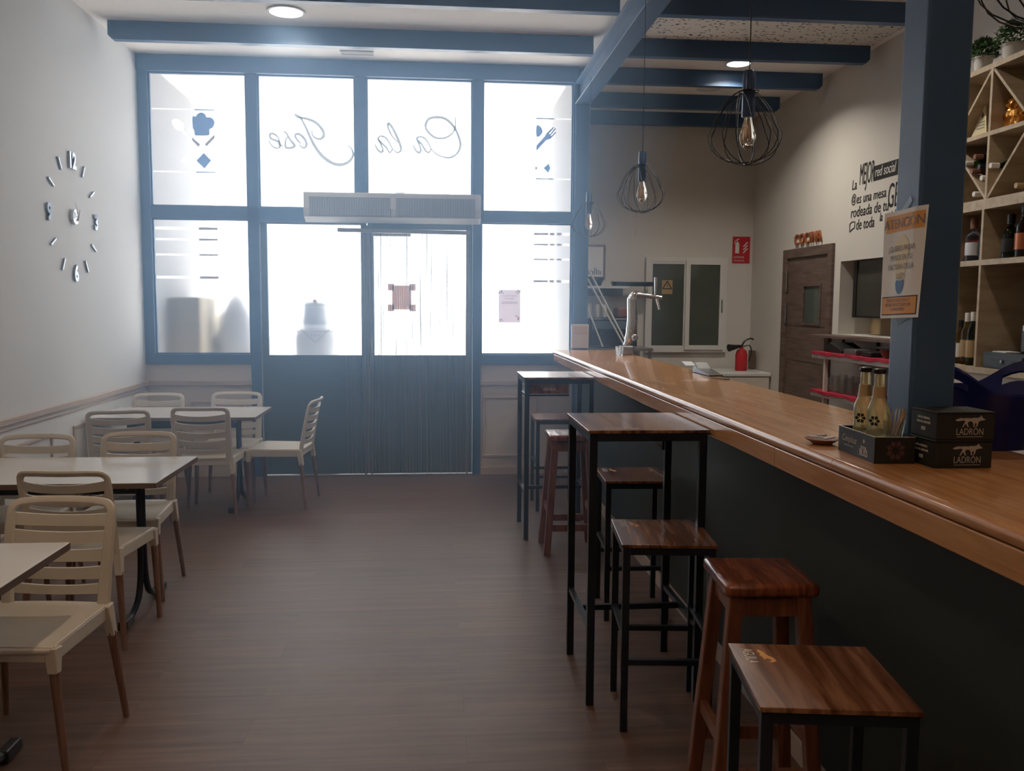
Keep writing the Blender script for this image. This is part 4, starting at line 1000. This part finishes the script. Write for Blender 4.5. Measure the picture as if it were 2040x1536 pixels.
# wall lettering
t = thing('wall_lettering', 'black Spanish slogan lettering on the wall behind the steel column', 'lettering', (XR, 7.0, 2.2))
def wl(s, size, y, z, sx=.62, sh=.15, m='ink', x=0): text('words', s, size, (XR - .0015 - x, y, z), (0, -1, 0), (0, 0, 1), M[m], t, .0015, sx, 'LEFT', shear=sh)
wl('La', .12, 7.33, 2.55, .8); wl('MEJOR', .25, 7.20, 2.575, .34, .1)
B().prism([(0, 0), (.62, .0), (.62, .12), (0, .12)], (XR - .001, 6.955, 2.575), (0, -1, 0), (0, 0, 1), .0012).done('panel', M['ink'], t)
wl('red social', .115, 6.935, 2.605, .72, .2, 'signwhite', .002)
wl('@', .10, 7.33, 2.44, .8); wl('es una mesa', .115, 7.24, 2.425, .88); wl('GENTE', .27, 6.72, 2.335, .50, .1)
wl('rodeada de tu', .125, 7.335, 2.315, .90)
B().tube([(XR - .002, 7.335 - a, 2.195 + c) for a, c in ((0, 0), (0, .07), (.04, .085), (.09, .08), (.085, .03), (.04, .02))], .004, 5, closed=True).done('speech_bubble', M['ink'], t)
wl('de toda', .125, 7.23, 2.205, .82); wl('la', .10, 6.83, 2.24, .7); wl('vida', .16, 6.70, 2.20, .6)
# hatch interior
struct(B().box(XR + .30, XR + .36, HY0, HY1, HZ0 - .1, HZ1 + .1).done('wall_hatch', mat('tan hatch lining', (.42, .30, .17, 1), .7)))
t = thing('serving_hatch_shutter', 'dark glazed shutter hanging in the serving hatch beside the kitchen door', 'shutter', (XR + .06, 6.5, 1.46))
B().box(XR + .07, XR + .09, HY0 + .01, 7.30, 1.475, 1.945).done('dark_panel', M['screen'], t)
f = B(); f.box(XR + .062, XR + .095, HY0 + .01, 7.31, 1.46, 1.475).box(XR + .062, XR + .095, 7.30, 7.36, 1.46, 1.945); f.done('edge_frame', M['black'], t)
t = thing('hatch_shelf', 'thin brown shelf board under the serving hatch', 'shelf', (XR - .1, 6.6, 1.29))
B().box(XR - .22, XR - .001, 5.6, 7.70, 1.284, 1.304).done('board', M['kdoor'], t)
for y in (7.35, 6.75, 6.1): B().box(XR - .02, XR - .001, y - .012, y + .012, 1.20, 1.284).done('bracket', M['black'], t)
# glass rack
t = thing('glass_rack', 'cream two-tier rack below the serving hatch with red mats', 'rack', (3.35, 6.4, 0))
for z in (1.145, .825): B().box(3.18, 3.54, 5.75, 7.13, z - .022, z + .022).done('shelf', M['wains'], t, bevel=.003)
for y in (6.90, 5.85):
    for x in (3.20, 3.52): B().box(x - .014, x + .014, y - .014, y + .014, 0, 1.122).done('post', M['wains'], t)
for z, lb in ((1.168, 'wavy red cloth lining the upper tier of the glass rack'), (.848, 'red cloth lining the lower tier of the glass rack')):
    vs, fs = [], []; n = 40
    for i in range(n + 1):
        y = 5.76 + 1.36 * i / n; dz = .005 * math.sin(i * .35) + .003 * math.sin(i * .9 + 1)
        for x, zz in ((3.165 + .004 * math.sin(i), z - .012 + dz), (3.168, z + .010 + dz * .3), (3.53, z + .010), (3.53, z + .001), (3.176, z + .001), (3.173, z - .014 + dz)): vs.append((x, y, zz))
    for i in range(n):
        for k in range(6): fs.append((i * 6 + k, i * 6 + (k + 1) % 6, i * 6 + 6 + (k + 1) % 6, i * 6 + 6 + k))
    fs.append(tuple(range(6))); fs.append(tuple(n * 6 + k for k in range(6)))
    tag(B().add(vs, fs).done('cloth', M['red'], smooth=True), lb, 'cloth')
k = 0
PL = {0: 'frontmost glass at the left end'}
for i in range(6):
    for j in range(2):
        y = 6.98 - i * .115; x = 3.27 + j * .12; tall = .13 if (j or i % 2) else .105
        tumbler('drinking_glass', x, y, .8585, .036, tall, 'upturned clear glass on the lower red-lined tier of the glass rack', group='glasses on the lower rack tier')
o = B().prism([(0, .0), (.34, .0), (.34, .02), (.12, .08), (.02, .03)], (3.24, 7.05, 1.1795), (0, -1, 0), (0, 0, 1), -.20).done('menu_folder', M['black'], bevel=.004); tag(o, 'black folder lying at the left end of the upper rack tier', 'folder')
o = B().box(3.21, 3.34, 6.42, 6.62, 1.1795, 1.222).done('metal_box', M['steel'], bevel=.006); tag(o, 'small grey metal box on the upper rack tier beside the black folder', 'box')
o = B().box(3.22, 3.32, 6.20, 6.36, 1.1795, 1.215).done('card_terminal', M['black'], bevel=.008); tag(o, 'small black gadget on the upper rack tier right of the metal box', 'gadget')
for yy, lb in ((6.08, 'left of two brown bowls on the upper rack tier'), (5.92, 'right of two brown bowls on the upper rack tier, next to the column')):
    o = B().lathe([(.035, 0), (.055, .02), (.068, .055), (.070, .062), (.066, .062), (.05, .02), (.001, .01)], (3.30, yy, 1.1795), 22).done('bowl', M['terra'], smooth=True); tag(o, lb, 'bowl')
o = B().box(3.22, 3.44, 5.84, 6.14, 1.2425, 1.262).done('black_lid', M['black'], bevel=.004); tag(o, 'flat black lid resting on the brown bowls', 'lid')

# ------------------------------------------------------------------ back wall
Yb = YB - .002
t = struct(thing('window_7', None, None, (2.8, YB, 1.04)))
f = B(); fz = lambda b, a0, a1, z0, z1: b.box(a0, a1, Yb - .05, Yb, z0, z1)
rect_moul(f, 2.34, 3.27, 1.03, 2.09, fz, .05); f.done('frame', M['white'], t)
fz2 = lambda b, a0, a1, z0, z1: b.box(a0, a1, Yb - .07, Yb - .045, z0, z1)
f = B(); rect_moul(f, 2.79, 3.23, 1.06, 2.06, fz2, .05); f.done('sash', M['white'], t)
fz3 = lambda b, a0, a1, z0, z1: b.box(a0, a1, Yb - .045, Yb - .02, z0, z1)
f = B(); rect_moul(f, 2.37, 2.82, 1.06, 2.06, fz3, .045); f.done('sash', M['white'], t)
B().box(2.83, 3.19, Yb - .06, Yb - .055, 1.10, 2.02).done('pane', M['darkglass'], t); B().box(2.41, 2.78, Yb - .035, Yb - .030, 1.10, 2.02).done('pane', M['darkglass'], t)
B().box(3.20, 3.215, Yb - .078, Yb - .07, 1.48, 1.62).done('lock', M['steel'], t)
t = thing('warning_sticker', 'small yellow triangle warning sticker on the kitchen window', 'sticker', (2.58, YB - .04, 1.68))
B().box(2.525, 2.645, Yb - .0385, Yb - .0355, 1.68, 1.835).done('sheet', M['labelgold'], t)
tr = [(2.585, 1.825), (2.635, 1.74), (2.535, 1.74)]
f = B()
for i in range(3): a, c = tr[i], tr[(i + 1) % 3]; f.bar((a[0], Yb - .040, a[1]), (c[0], Yb - .040, c[1]), .002, .010)
f.bar((2.585, Yb - .040, 1.795), (2.585, Yb - .040, 1.765), .006, .003).done('triangle', M['ink'], t)
t = thing('fire_sign', 'red fire extinguisher sign on the wall near the kitchen corner', 'sign', (3.44, YB, 2.03))
B().box(3.335, 3.535, Yb - .006, Yb, 2.035, 2.33).done('plate', M['redsign'], t)
f = B(); y = Yb - .0075
f.prism([(3.365, 2.145), (3.41, 2.145), (3.41, 2.25), (3.40, 2.268), (3.375, 2.268), (3.365, 2.25)], (0, y + .001, 0), GX, GY, .001)
f.tube([(3.388, y, 2.268), (3.388, y, 2.29), (3.365, y, 2.285), (3.355, y, 2.25)], .005, 5).bar((3.375, y, 2.295), (3.41, y, 2.305), .003, .008)
f.done('extinguisher_symbol', M['signwhite'], t)
f = B()
for k in range(3): f.ribbon(crom([(3.455, y, 2.15 + k * .035), (3.475, y, 2.165 + k * .035), (3.485, y, 2.18 + k * .035), (3.51, y, 2.20 + k * .035)], 4), [.004] + [.012] * 11 + [.003], (0, -1, 0), .001)
f.done('flame_symbol', M['signwhite'], t)
text('lettering', 'EXTINTOR', .030, (3.352, y + .001, 2.09), (1, 0, 0), (0, 0, 1), M['signwhite'], t, .001, .8); text('lettering', 'DE INCENDIOS', .022, (3.352, y + .001, 2.055), (1, 0, 0), (0, 0, 1), M['signwhite'], t, .001, .8)
t = thing('framed_picture', 'brown framed pale picture half hidden behind the blue window column', 'picture', (1.75, YB, 1.85))
f = B(); rect_moul(f, 1.60, 1.885, 1.83, 2.22, lambda b, a0, a1, z0, z1: b.box(a0, a1, Yb - .02, Yb, z0, z1), .02); f.done('frame', M['leg'], t)
B().box(1.62, 1.865, Yb - .008, Yb - .002, 1.85, 2.20).done('print', M['paper'], t)
f = B()
for i in range(9): a = 1.65 + .022 * i; f.box(a, a + .014, Yb - .0095, Yb - .008, 1.89, 1.93 + .05 * ((i * 7) % 4) / 4)
f.done('figures', M['grey'], t)
# wall shelf with kitchenware
t = thing('wall_shelf', 'grey wall shelf on the back wall left of the kitchen window', 'shelf', (1.9, 9.5, 1.7))
B().box(1.45, 2.10, 9.36, Yb, 1.735, 1.76).done('board', M['pale'], t); B().box(1.46, 2.08, 9.60, Yb, 1.655, 1.735).done('rail', M['grey'], t)
o = B().prism([(0, 0), (.20, 0), (.235, .10), (-.035, .10)], (1.59, 9.50, 1.7605), (1, 0, 0), (0, 0, 1), .12).done('planter_box', M['black'], bevel=.006); tag(o, 'dark tapered box on the back wall shelf beside the blue column', 'box')
o = B().prism([(0, 0), (.42, 0), (.44, .05), (-.02, .05)], (1.94, 9.52, 1.7605), (1, 0, 0), (0, 0, 1), .16).done('baking_tray', M['black'], bevel=.006); tag(o, 'long flat black tray on the back wall shelf beside the window', 'tray')
t = thing('work_table', 'dim steel work table along the back wall behind the beer tap', 'work table', (1.95, 9.35, 0))
B().box(1.42, 2.3, 9.05, Yb, 1.07, 1.10).done('worktop', M['steel'], t)
for x in (1.45, 2.27):
    for y in (9.08, 9.62): B().box(x - .015, x + .015, y - .015, y + .015, 0, 1.07).done('leg', M['steel'], t)
B().box(1.44, 2.28, 9.10, 9.62, .35, .37).done('lower_shelf', M['steel'], t)
t = thing('coffee_machine', 'dark bulky coffee machine with cups on top, dim behind the beer tap', 'coffee machine', (1.88, 9.35, 1.10))
B().box(1.62, 2.16, 9.20, 9.60, 1.101, 1.42).done('body', M['black'], t, bevel=.02); B().box(1.66, 2.12, 9.17, 9.20, 1.30, 1.38).done('front_plate', mat('blue grey plate', (.08, .11, .14, 1), .4), t)
for i in range(2): B().tube([(1.76 + i * .22, 9.19, 1.27), (1.76 + i * .22, 9.08, 1.255)], .012, 8).done('group_handle', M['black'], t, smooth=True)
for i, (x, h, r, lb) in enumerate(((1.66, .15, .030, 'white cup stack leftmost on the coffee machine'), (1.75, .14, .028, 'white cup stack second from left on the coffee machine'), (1.83, .14, .028, 'white cup stack third from left on the coffee machine'))):
    o = B().lathe([(r * .8, 0), (r, h * .25), (r * .85, h * .26), (r, h * .5), (r * .85, h * .52), (r, h * .75), (r * .85, h * .77), (r, h)], (x, 9.38, 1.4205), 16).done('cup_stack', M['white'], smooth=True); tag(o, lb, 'cups')
o = B().box(1.95, 2.14, 9.28, 9.5, 1.4205, 1.53).done('toaster', M['terra'], bevel=.02); tag(o, 'brown box-shaped appliance on top of the coffee machine', 'appliance')
o = B().lathe([(.12, 0), (.125, .02), (.125, .12), (.10, .16), (.03, .19), (.001, .192)], (1.93, 8.93 + .25, 1.1005), 24).done('pot', mat('blue enamel', (.03, .055, .08, 1), .3), smooth=True)
bpy.data.objects.remove(o)
# leaning white rods
for (a, c, lb) in (((1.633, 9.3, 1.942), (2.02, 9.02, 1.12), 'longest white rod leaning beside the blue column'), ((1.60, 9.3, 1.88), (1.985, 9.02, 1.12), 'second long white rod leaning against the longest one'), ((1.60, 9.14, 1.53), (1.76, 9.08, 1.115), 'short white rod leaning nearest the blue column')):
    o = B().tube([a, c], .009, 6).done('white_rod', M['white'], smooth=True); tag(o, lb, 'rod', 'white rods leaning behind the counter')
o = B().bar((1.735, 8.5, 1.16), (1.83, 8.5, 1.235), .02, .014).done('steel_spout', M['steel']); bpy.data.objects.remove(o)
# white bin like container
o = B().box(1.66, 1.86, 8.05, 8.30, .9, 1.17).done('white_container', M['wains'], bevel=.01); bpy.data.objects.remove(o)
# chest freezer + extinguisher
t = thing('chest_freezer', 'white chest freezer in the kitchen corner', 'freezer', (3.2, 9.2, 0))
B().box(2.86, 3.55, 8.98, 9.60, 0.01, .80).done('cabinet', M['wains'], t, bevel=.01); B().box(2.85, 3.56, 8.97, 9.61, .803, .85).done('lid', M['white'], t, bevel=.012)
t = thing('fire_extinguisher', 'small red fire extinguisher with black horn on the chest freezer', 'fire extinguisher', (3.33, 9.25, .85))
B().lathe([(.06, 0), (.065, .01), (.065, .17), (.05, .22), (.02, .24), (.018, .26)], (3.33, 9.25, .851), 20).done('cylinder', M['redsign'], t, smooth=True)
B().tube(crom([(3.33, 9.25, 1.11), (3.36, 9.25, 1.17), (3.42, 9.25, 1.20), (3.46, 9.25, 1.19)], 4), .010, 6).done('handle', M['black'], t, smooth=True)
B().tube([(3.33, 9.25, 1.12), (3.25, 9.22, 1.11), (3.17, 9.20, 1.10)], [.012, .025, .042], 10).done('horn', M['black'], t, smooth=True)
B().tube(crom([(3.33, 9.25, 1.10), (3.40, 9.22, 1.13), (3.43, 9.22, 1.06), (3.41, 9.24, .95)], 4), .007, 6).done('hose', M['black'], t, smooth=True)
o = B().box(3.50, 3.545, 9.40, 9.5, .8505, 1.06).done('brown_block', M['kdoor']); tag(o, 'narrow brown box standing on the freezer beside the extinguisher', 'box')

# ------------------------------------------------------------------ bottle shelving
t = thing('bottle_shelving', 'light wood back bar shelving with diamond wine lattice', 'shelving', (3.38, 4.6, 0))
X0, X1 = 3.20, 3.56; YA, YZ = 3.86, 5.27
f = B()
def brd(nm, y0, y1, z0, z1, m='birch'): B().box(X0, X1, y0, y1, z0, z1).done(nm, M[m], t)
brd('top_board', YA, YZ, 2.925, 2.955); brd('shelf', YA, YZ, 2.545, 2.570); brd('shelf', YA, YZ, 2.125, 2.185); brd('shelf', YA, YZ, 1.80, 1.832); brd('counter_shelf', 2.6, YZ, 1.165, 1.200)
brd('side_panel', YZ, YZ + .02, 0, 2.955)
for z0, z1, yy in ((2.57, 2.925, 4.905), (2.185, 2.545, 4.905), (1.832, 2.125, 4.92), (1.20, 1.80, 4.92), (2.57, 2.925, 4.215), (2.185, 2.545, 4.215), (1.832, 2.125, 4.22)): brd('divider', yy - .010, yy + .010, z0, z1)
B().box(XR - .012, XR - .002, YA, YZ, 1.2, 2.93).done('back_panel', wood('tan back board', [(.22, .135, .065, 1), (.30, .19, .095, 1)], (2, 4, 4), 2, .6), t)
def diag(y0, z0, y1, z1):
    d = Vector((0, y1 - y0, z1 - z0)); B().bar((X0 + .001 + (X1 - X0) / 2, y0, z0), (X0 + .001 + (X1 - X0) / 2, y1, z1), X1 - X0 - .004, .016, side=(1, 0, 0)).done('lattice_board', M['birch'], t)
diag(4.915, 2.92, 5.255, 2.575); diag(4.895, 2.92, 4.56, 2.575); diag(5.255, 2.54, 4.915, 2.19); diag(4.56, 2.54, 4.895, 2.19)
diag(4.225, 2.92, 4.55, 2.575); diag(4.55, 2.54, 4.225, 2.19)
B().box(3.22, 3.56, 2.6, YZ, 0, 1.165).done('base_cabinet', M['wains'], t)

BP = {'wine': [(.030, 0), (.037, .006), (.037, .19), (.030, .22), (.015, .245), (.0135, .30), (.015, .302), (.015, .315)],
      'spirit': [(.034, 0), (.040, .006), (.041, .15), (.034, .18), (.016, .20), (.014, .245), (.017, .247), (.017, .27)],
      'square': [(.040, 0), (.044, .004), (.044, .14), (.030, .165), (.015, .18), (.015, .215), (.020, .217), (.020, .245)]}
def bottle(kind, x, y, z, m, label, capm='black', lab='signwhite', group=None, s=1.0, lay=None):
    b_ = thing('liquor_bottle' if kind != 'wine' else 'wine_bottle', label, 'bottle', (x, y, z), 0, group)
    pr = [(r * s, h * s) for r, h in BP[kind]]; ax = (0, 0, 1) if not lay else lay
    A = Vector(ax).normalized(); c = Vector((x, y, z))
    B().lathe(pr, c, 18, axis=A).done('glass_body', M[m], b_, smooth=True)
    h = pr[-1][1]; rt_ = pr[-1][0]
    B().lathe([(rt_ + .0015, -.05 * s), (rt_ + .002, 0), (rt_ + .001, .004), (.001, .005)], c + A * h, 16, axis=A).done('cap', M[capm], b_, smooth=True)
    r1 = pr[2][0]
    B().lathe([(r1 + .0006, pr[2][1] * .25), (r1 + .0008, pr[2][1] * .26), (r1 + .0008, pr[2][1] * .78), (r1 + .0006, pr[2][1] * .79)], c, 18, axis=A).done('label', M[lab], b_, smooth=True)
    return b_
Z2 = 1.8325
bottle('spirit', 3.33, 5.20, Z2, 'g_brown', 'amber spirit bottle at the left end of the middle bottle shelf, by the column', 'copper', 'redsign')
bottle('square', 3.26, 5.09, Z2, 'g_white', 'clear square spirit bottle second on the middle bottle shelf', 'terra', 'pale')
bottle('spirit', 3.34, 5.08, Z2, 'g_brown', 'dark-capped amber bottle behind the clear square one', 'black', 'plaque')
bottle('spirit', 3.27, 4.98, Z2, 'g_white', 'clear spirit bottle with black cap just left of the shelf divider', 'black', 'blackmat')
bottle('square', 3.27, 4.76, Z2, 'g_green', 'squat dark bottle with a round white label right of the shelf divider', 'black', 'blackmat')
bottle('square', 3.36, 4.68, Z2, 'g_brown', 'dark brown bottle behind the squat one on the middle shelf', 'black', 'black', s=1.08)
bottle('spirit', 3.26, 4.63, Z2, 'g_brown', 'tall whisky bottle with peach label at the right photo edge', 'black', 'copper', s=1.12)
bottle('spirit', 3.27, 4.54, Z2, 'g_brown', 'bottle with bright red label at the right photo edge', 'redsign', 'redsign', s=.95)
for y in (4.42, 4.32): bottle('spirit', 3.28, y, Z2, 'g_brown', 'amber spirit bottle beyond the right photo edge', group='bottles beyond the photo edge')
Z1 = 1.2005
bottle('wine', 3.30, 5.23, Z1, 'g_yellow', 'yellow liqueur bottle on the counter shelf next to the steel column', 'black', 'signwhite', s=.85)
bottle('wine', 3.29, 5.15, Z1, 'g_yellow', 'yellow-green bottle with white cap, second from the column', 'signwhite', 'labelgold', s=1.0)
bottle('wine', 3.27, 5.06, Z1, 'g_green', 'green bottle with white cap in front of the shelf divider', 'signwhite', 'labelgold', s=1.02)
bottle('wine', 3.38, 4.98, Z1, 'g_brown', 'dark bottle with black cap tucked behind the green one', 'black', 'signwhite', s=1.1)
for (x, y, z, m, cm, lb) in ((3.475, 5.02, 2.450, 'g_brown', 'terra', 'dark red wine bottle lying highest in the lower left lattice cell'), (3.475, 5.115, 2.425, 'g_green', 'signwhite', 'wine bottle lying at the left edge of the lattice with a white end'),
        (3.475, 4.975, 2.385, 'black', 'black', 'black wine bottle lying beside the lattice divider'), (3.475, 5.045, 2.368, 'g_brown', 'terra', 'brown-capped wine bottle lying low in the left lattice cell'),
        (3.475, 4.945, 2.315, 'g_brown', 'signwhite', 'white-capped wine bottle lying lowest by the lattice divider'), (3.475, 4.865, 2.375, 'g_green', 'signwhite', 'white-ended wine bottle lying right of the lattice divider'),
        (3.475, 5.01, 2.23, 'black', 'signwhite', 'black wine bottle lying under the left lattice board'), (3.475, 4.63, 2.23, 'g_green', 'labelgold', 'wine bottle lying on the shelf right of the lattice'),
        (3.475, 4.60, 2.71, 'g_green', 'black', 'wine bottle lying on top of the right lattice board')):
    bottle('wine', x + .015, y, z, m, lb, cm, 'blackmat', lay=(-1, .0, -.02), s=.93)
# plaque and gold figure on the middle lattice shelf
t = thing('triangular_plaque', 'small pale gold triangular plaque standing in the lattice', 'plaque', (3.30, 5.0, 2.57))
B().prism([(0, 0), (.16, 0), (.095, .19)], (3.25, 5.165, 2.571), (0, -1, 0), (0.12, 0, 1), -.012).done('plate', M['plaque'], t, bevel=.002)
B().prism([(.082, .125), (.092, .11), (.102, .125), (.092, .145)], (3.248, 5.165, 2.571), (0, -1, 0), (0.12, 0, 1), .001).done('emblem', M['ink'], t)
f = B()
for k in range(3): f.prism([(.055, .085 - k * .018), (.125, .085 - k * .018), (.125, .090 - k * .018), (.055, .090 - k * .018)], (3.248, 5.165, 2.571), (0, -1, 0), (0.12, 0, 1), .001)
f.done('engraving', M['grey'], t)
import bmesh
def blob(name, c, r, m, parent=None, seed=1, n=2, amp=.25):
    bm = bmesh.new(); bmesh.ops.create_icosphere(bm, subdivisions=3, radius=1); rnd = random.Random(seed); k = [Vector((rnd.uniform(-9, 9), rnd.uniform(-9, 9), rnd.uniform(-9, 9))) for _ in range(4)]
    for v in bm.verts:
        q = sum(math.sin(v.co.dot(a)) for a in k) / 4; d = v.co * (1 + amp * q); v.co = Vector((c[0] + d.x * r[0], c[1] + d.y * r[1], c[2] + d.z * r[2]))
    b_ = B(); b_.v = [v.co.copy() for v in bm.verts]; b_.f = [tuple(v.index for v in f_.verts) for f_ in bm.faces]; bm.free()
    return b_.done(name, m, parent, smooth=True)
t = thing('gold_ornament', 'shiny gold ornamental figure on the lattice shelf', 'ornament', (3.30, 4.81, 2.571))
blob('body', (3.30, 4.81, 2.571 + .06), (.05, .07, .062), M['gold'], t, 4, amp=.5)
blob('head', (3.29, 4.83, 2.571 + .135), (.032, .036, .036), M['gold'], t, 8, amp=.5)
blob('base_knob', (3.28, 4.75, 2.571 + .045), (.035, .035, .042), M['gold'], t, 11, amp=.5)
# plants on top
def plant(label, x, y, r, h, seed):
    t = thing('potted_plant', label, 'plant', (x, y, 2.9555))
    B().lathe([(r * .62, 0), (r * .72, .005), (r * .88, h * .9), (r * .95, h * .9), (r * .95, h), (r * .82, h), (r * .8, h * .85), (.001, h * .85)], (x, y, 2.9555), 22).done('pot', M['pot'], t, smooth=True)
    f = B(); rnd = random.Random(seed)
    for i in range(900):
        a = rnd.uniform(0, 6.28); el = rnd.uniform(-.25, 1.5); q = rnd.uniform(.45, 1.0) ** .6
        R0 = r * 1.45; p = Vector((x + R0 * q * math.cos(a) * math.cos(el), y + R0 * q * math.sin(a) * math.cos(el), 2.9555 + h + .015 + R0 * 1.05 * q * max(0, math.sin(el)) - .015 * (el < 0)))
        u_ = Vector((rnd.uniform(-1, 1), rnd.uniform(-1, 1), rnd.uniform(-.3, 1))).normalized(); v_ = u_.orthogonal().normalized(); l = rnd.uniform(.018, .030)
        k = len(f.v); f.v += [p, p + u_ * l * .5 + v_ * l * .32, p + u_ * l, p + u_ * l * .5 - v_ * l * .32]; f.f += [(k, k + 1, k + 2), (k, k + 2, k + 3)]
    f.done('foliage', M['leaf'], t)
    f = B()
    for i in range(10): a = i * .628; f.tube([(x, y, 2.9555 + h * .85), (x + r * .6 * math.cos(a), y + r * .6 * math.sin(a), 2.9555 + h + r * .6)], .002, 4)
    f.done('stems', M['leaf'], t)
plant('small bushy potted plant in a white pot, nearest the column on top of the shelving', 3.265, 5.10, .062, .085, 1)
plant('larger leafy potted plant in a white pot, second on top of the shelving', 3.31, 4.88, .078, .10, 2)
plant('leafy potted plant cut by the right photo edge on top of the shelving', 3.34, 4.66, .082, .11, 3)
# till: drawer, monitor, printer
t = thing('cash_drawer', 'dark grey cash drawer with round lock on the back bar shelf', 'cash drawer', (3.38, 4.68, 1.2005))
B().box(3.22, 3.54, 4.50, 4.875, 1.2005, 1.295).done('case', mat('dark grey metal', (.035, .04, .045, 1), .4), t, bevel=.004)
B().box(3.214, 3.22, 4.52, 4.855, 1.215, 1.275).done('drawer_front', mat('grey drawer', (.05, .055, .06, 1), .4), t)
B().lathe([(.010, 0), (.010, .008)], (3.214, 4.69, 1.245), 14, axis=(-1, 0, 0)).done('lock', M['chrome'], t)
B().box(3.212, 3.214, 4.58, 4.79, 1.252, 1.256).done('slot', M['black'], t)
t = thing('till_monitor', 'black touchscreen till monitor behind the receipt printer', 'monitor', (3.42, 4.55, 1.2955))
B().bar((3.44, 4.36, 1.50), (3.44, 4.70, 1.50), .03, .30, side=(1, 0, 0)).done('screen', M['black'], t, bevel=.008)
B().box(3.42, 3.50, 4.47, 4.60, 1.2955, 1.36).done('stand', M['black'], t)
t = thing('receipt_printer', 'black receipt printer with a bright strip of paper', 'printer', (3.30, 4.52, 1.2955))
B().box(3.25, 3.38, 4.43, 4.60, 1.2955, 1.46).done('case', M['black'], t, bevel=.015)
B().prism([(0, 0), (.11, 0), (.11, .022), (0, .03)], (3.247, 4.57, 1.425), (0, -1, 0), (0, 0, 1), .003).done('receipt', M['paper'], t)
o = B().box(3.24, 3.34, 4.70, 4.82, 1.2955, 1.300).done('loose_receipts', M['paper']); tag(o, 'few pale papers lying on the cash drawer', 'paper')
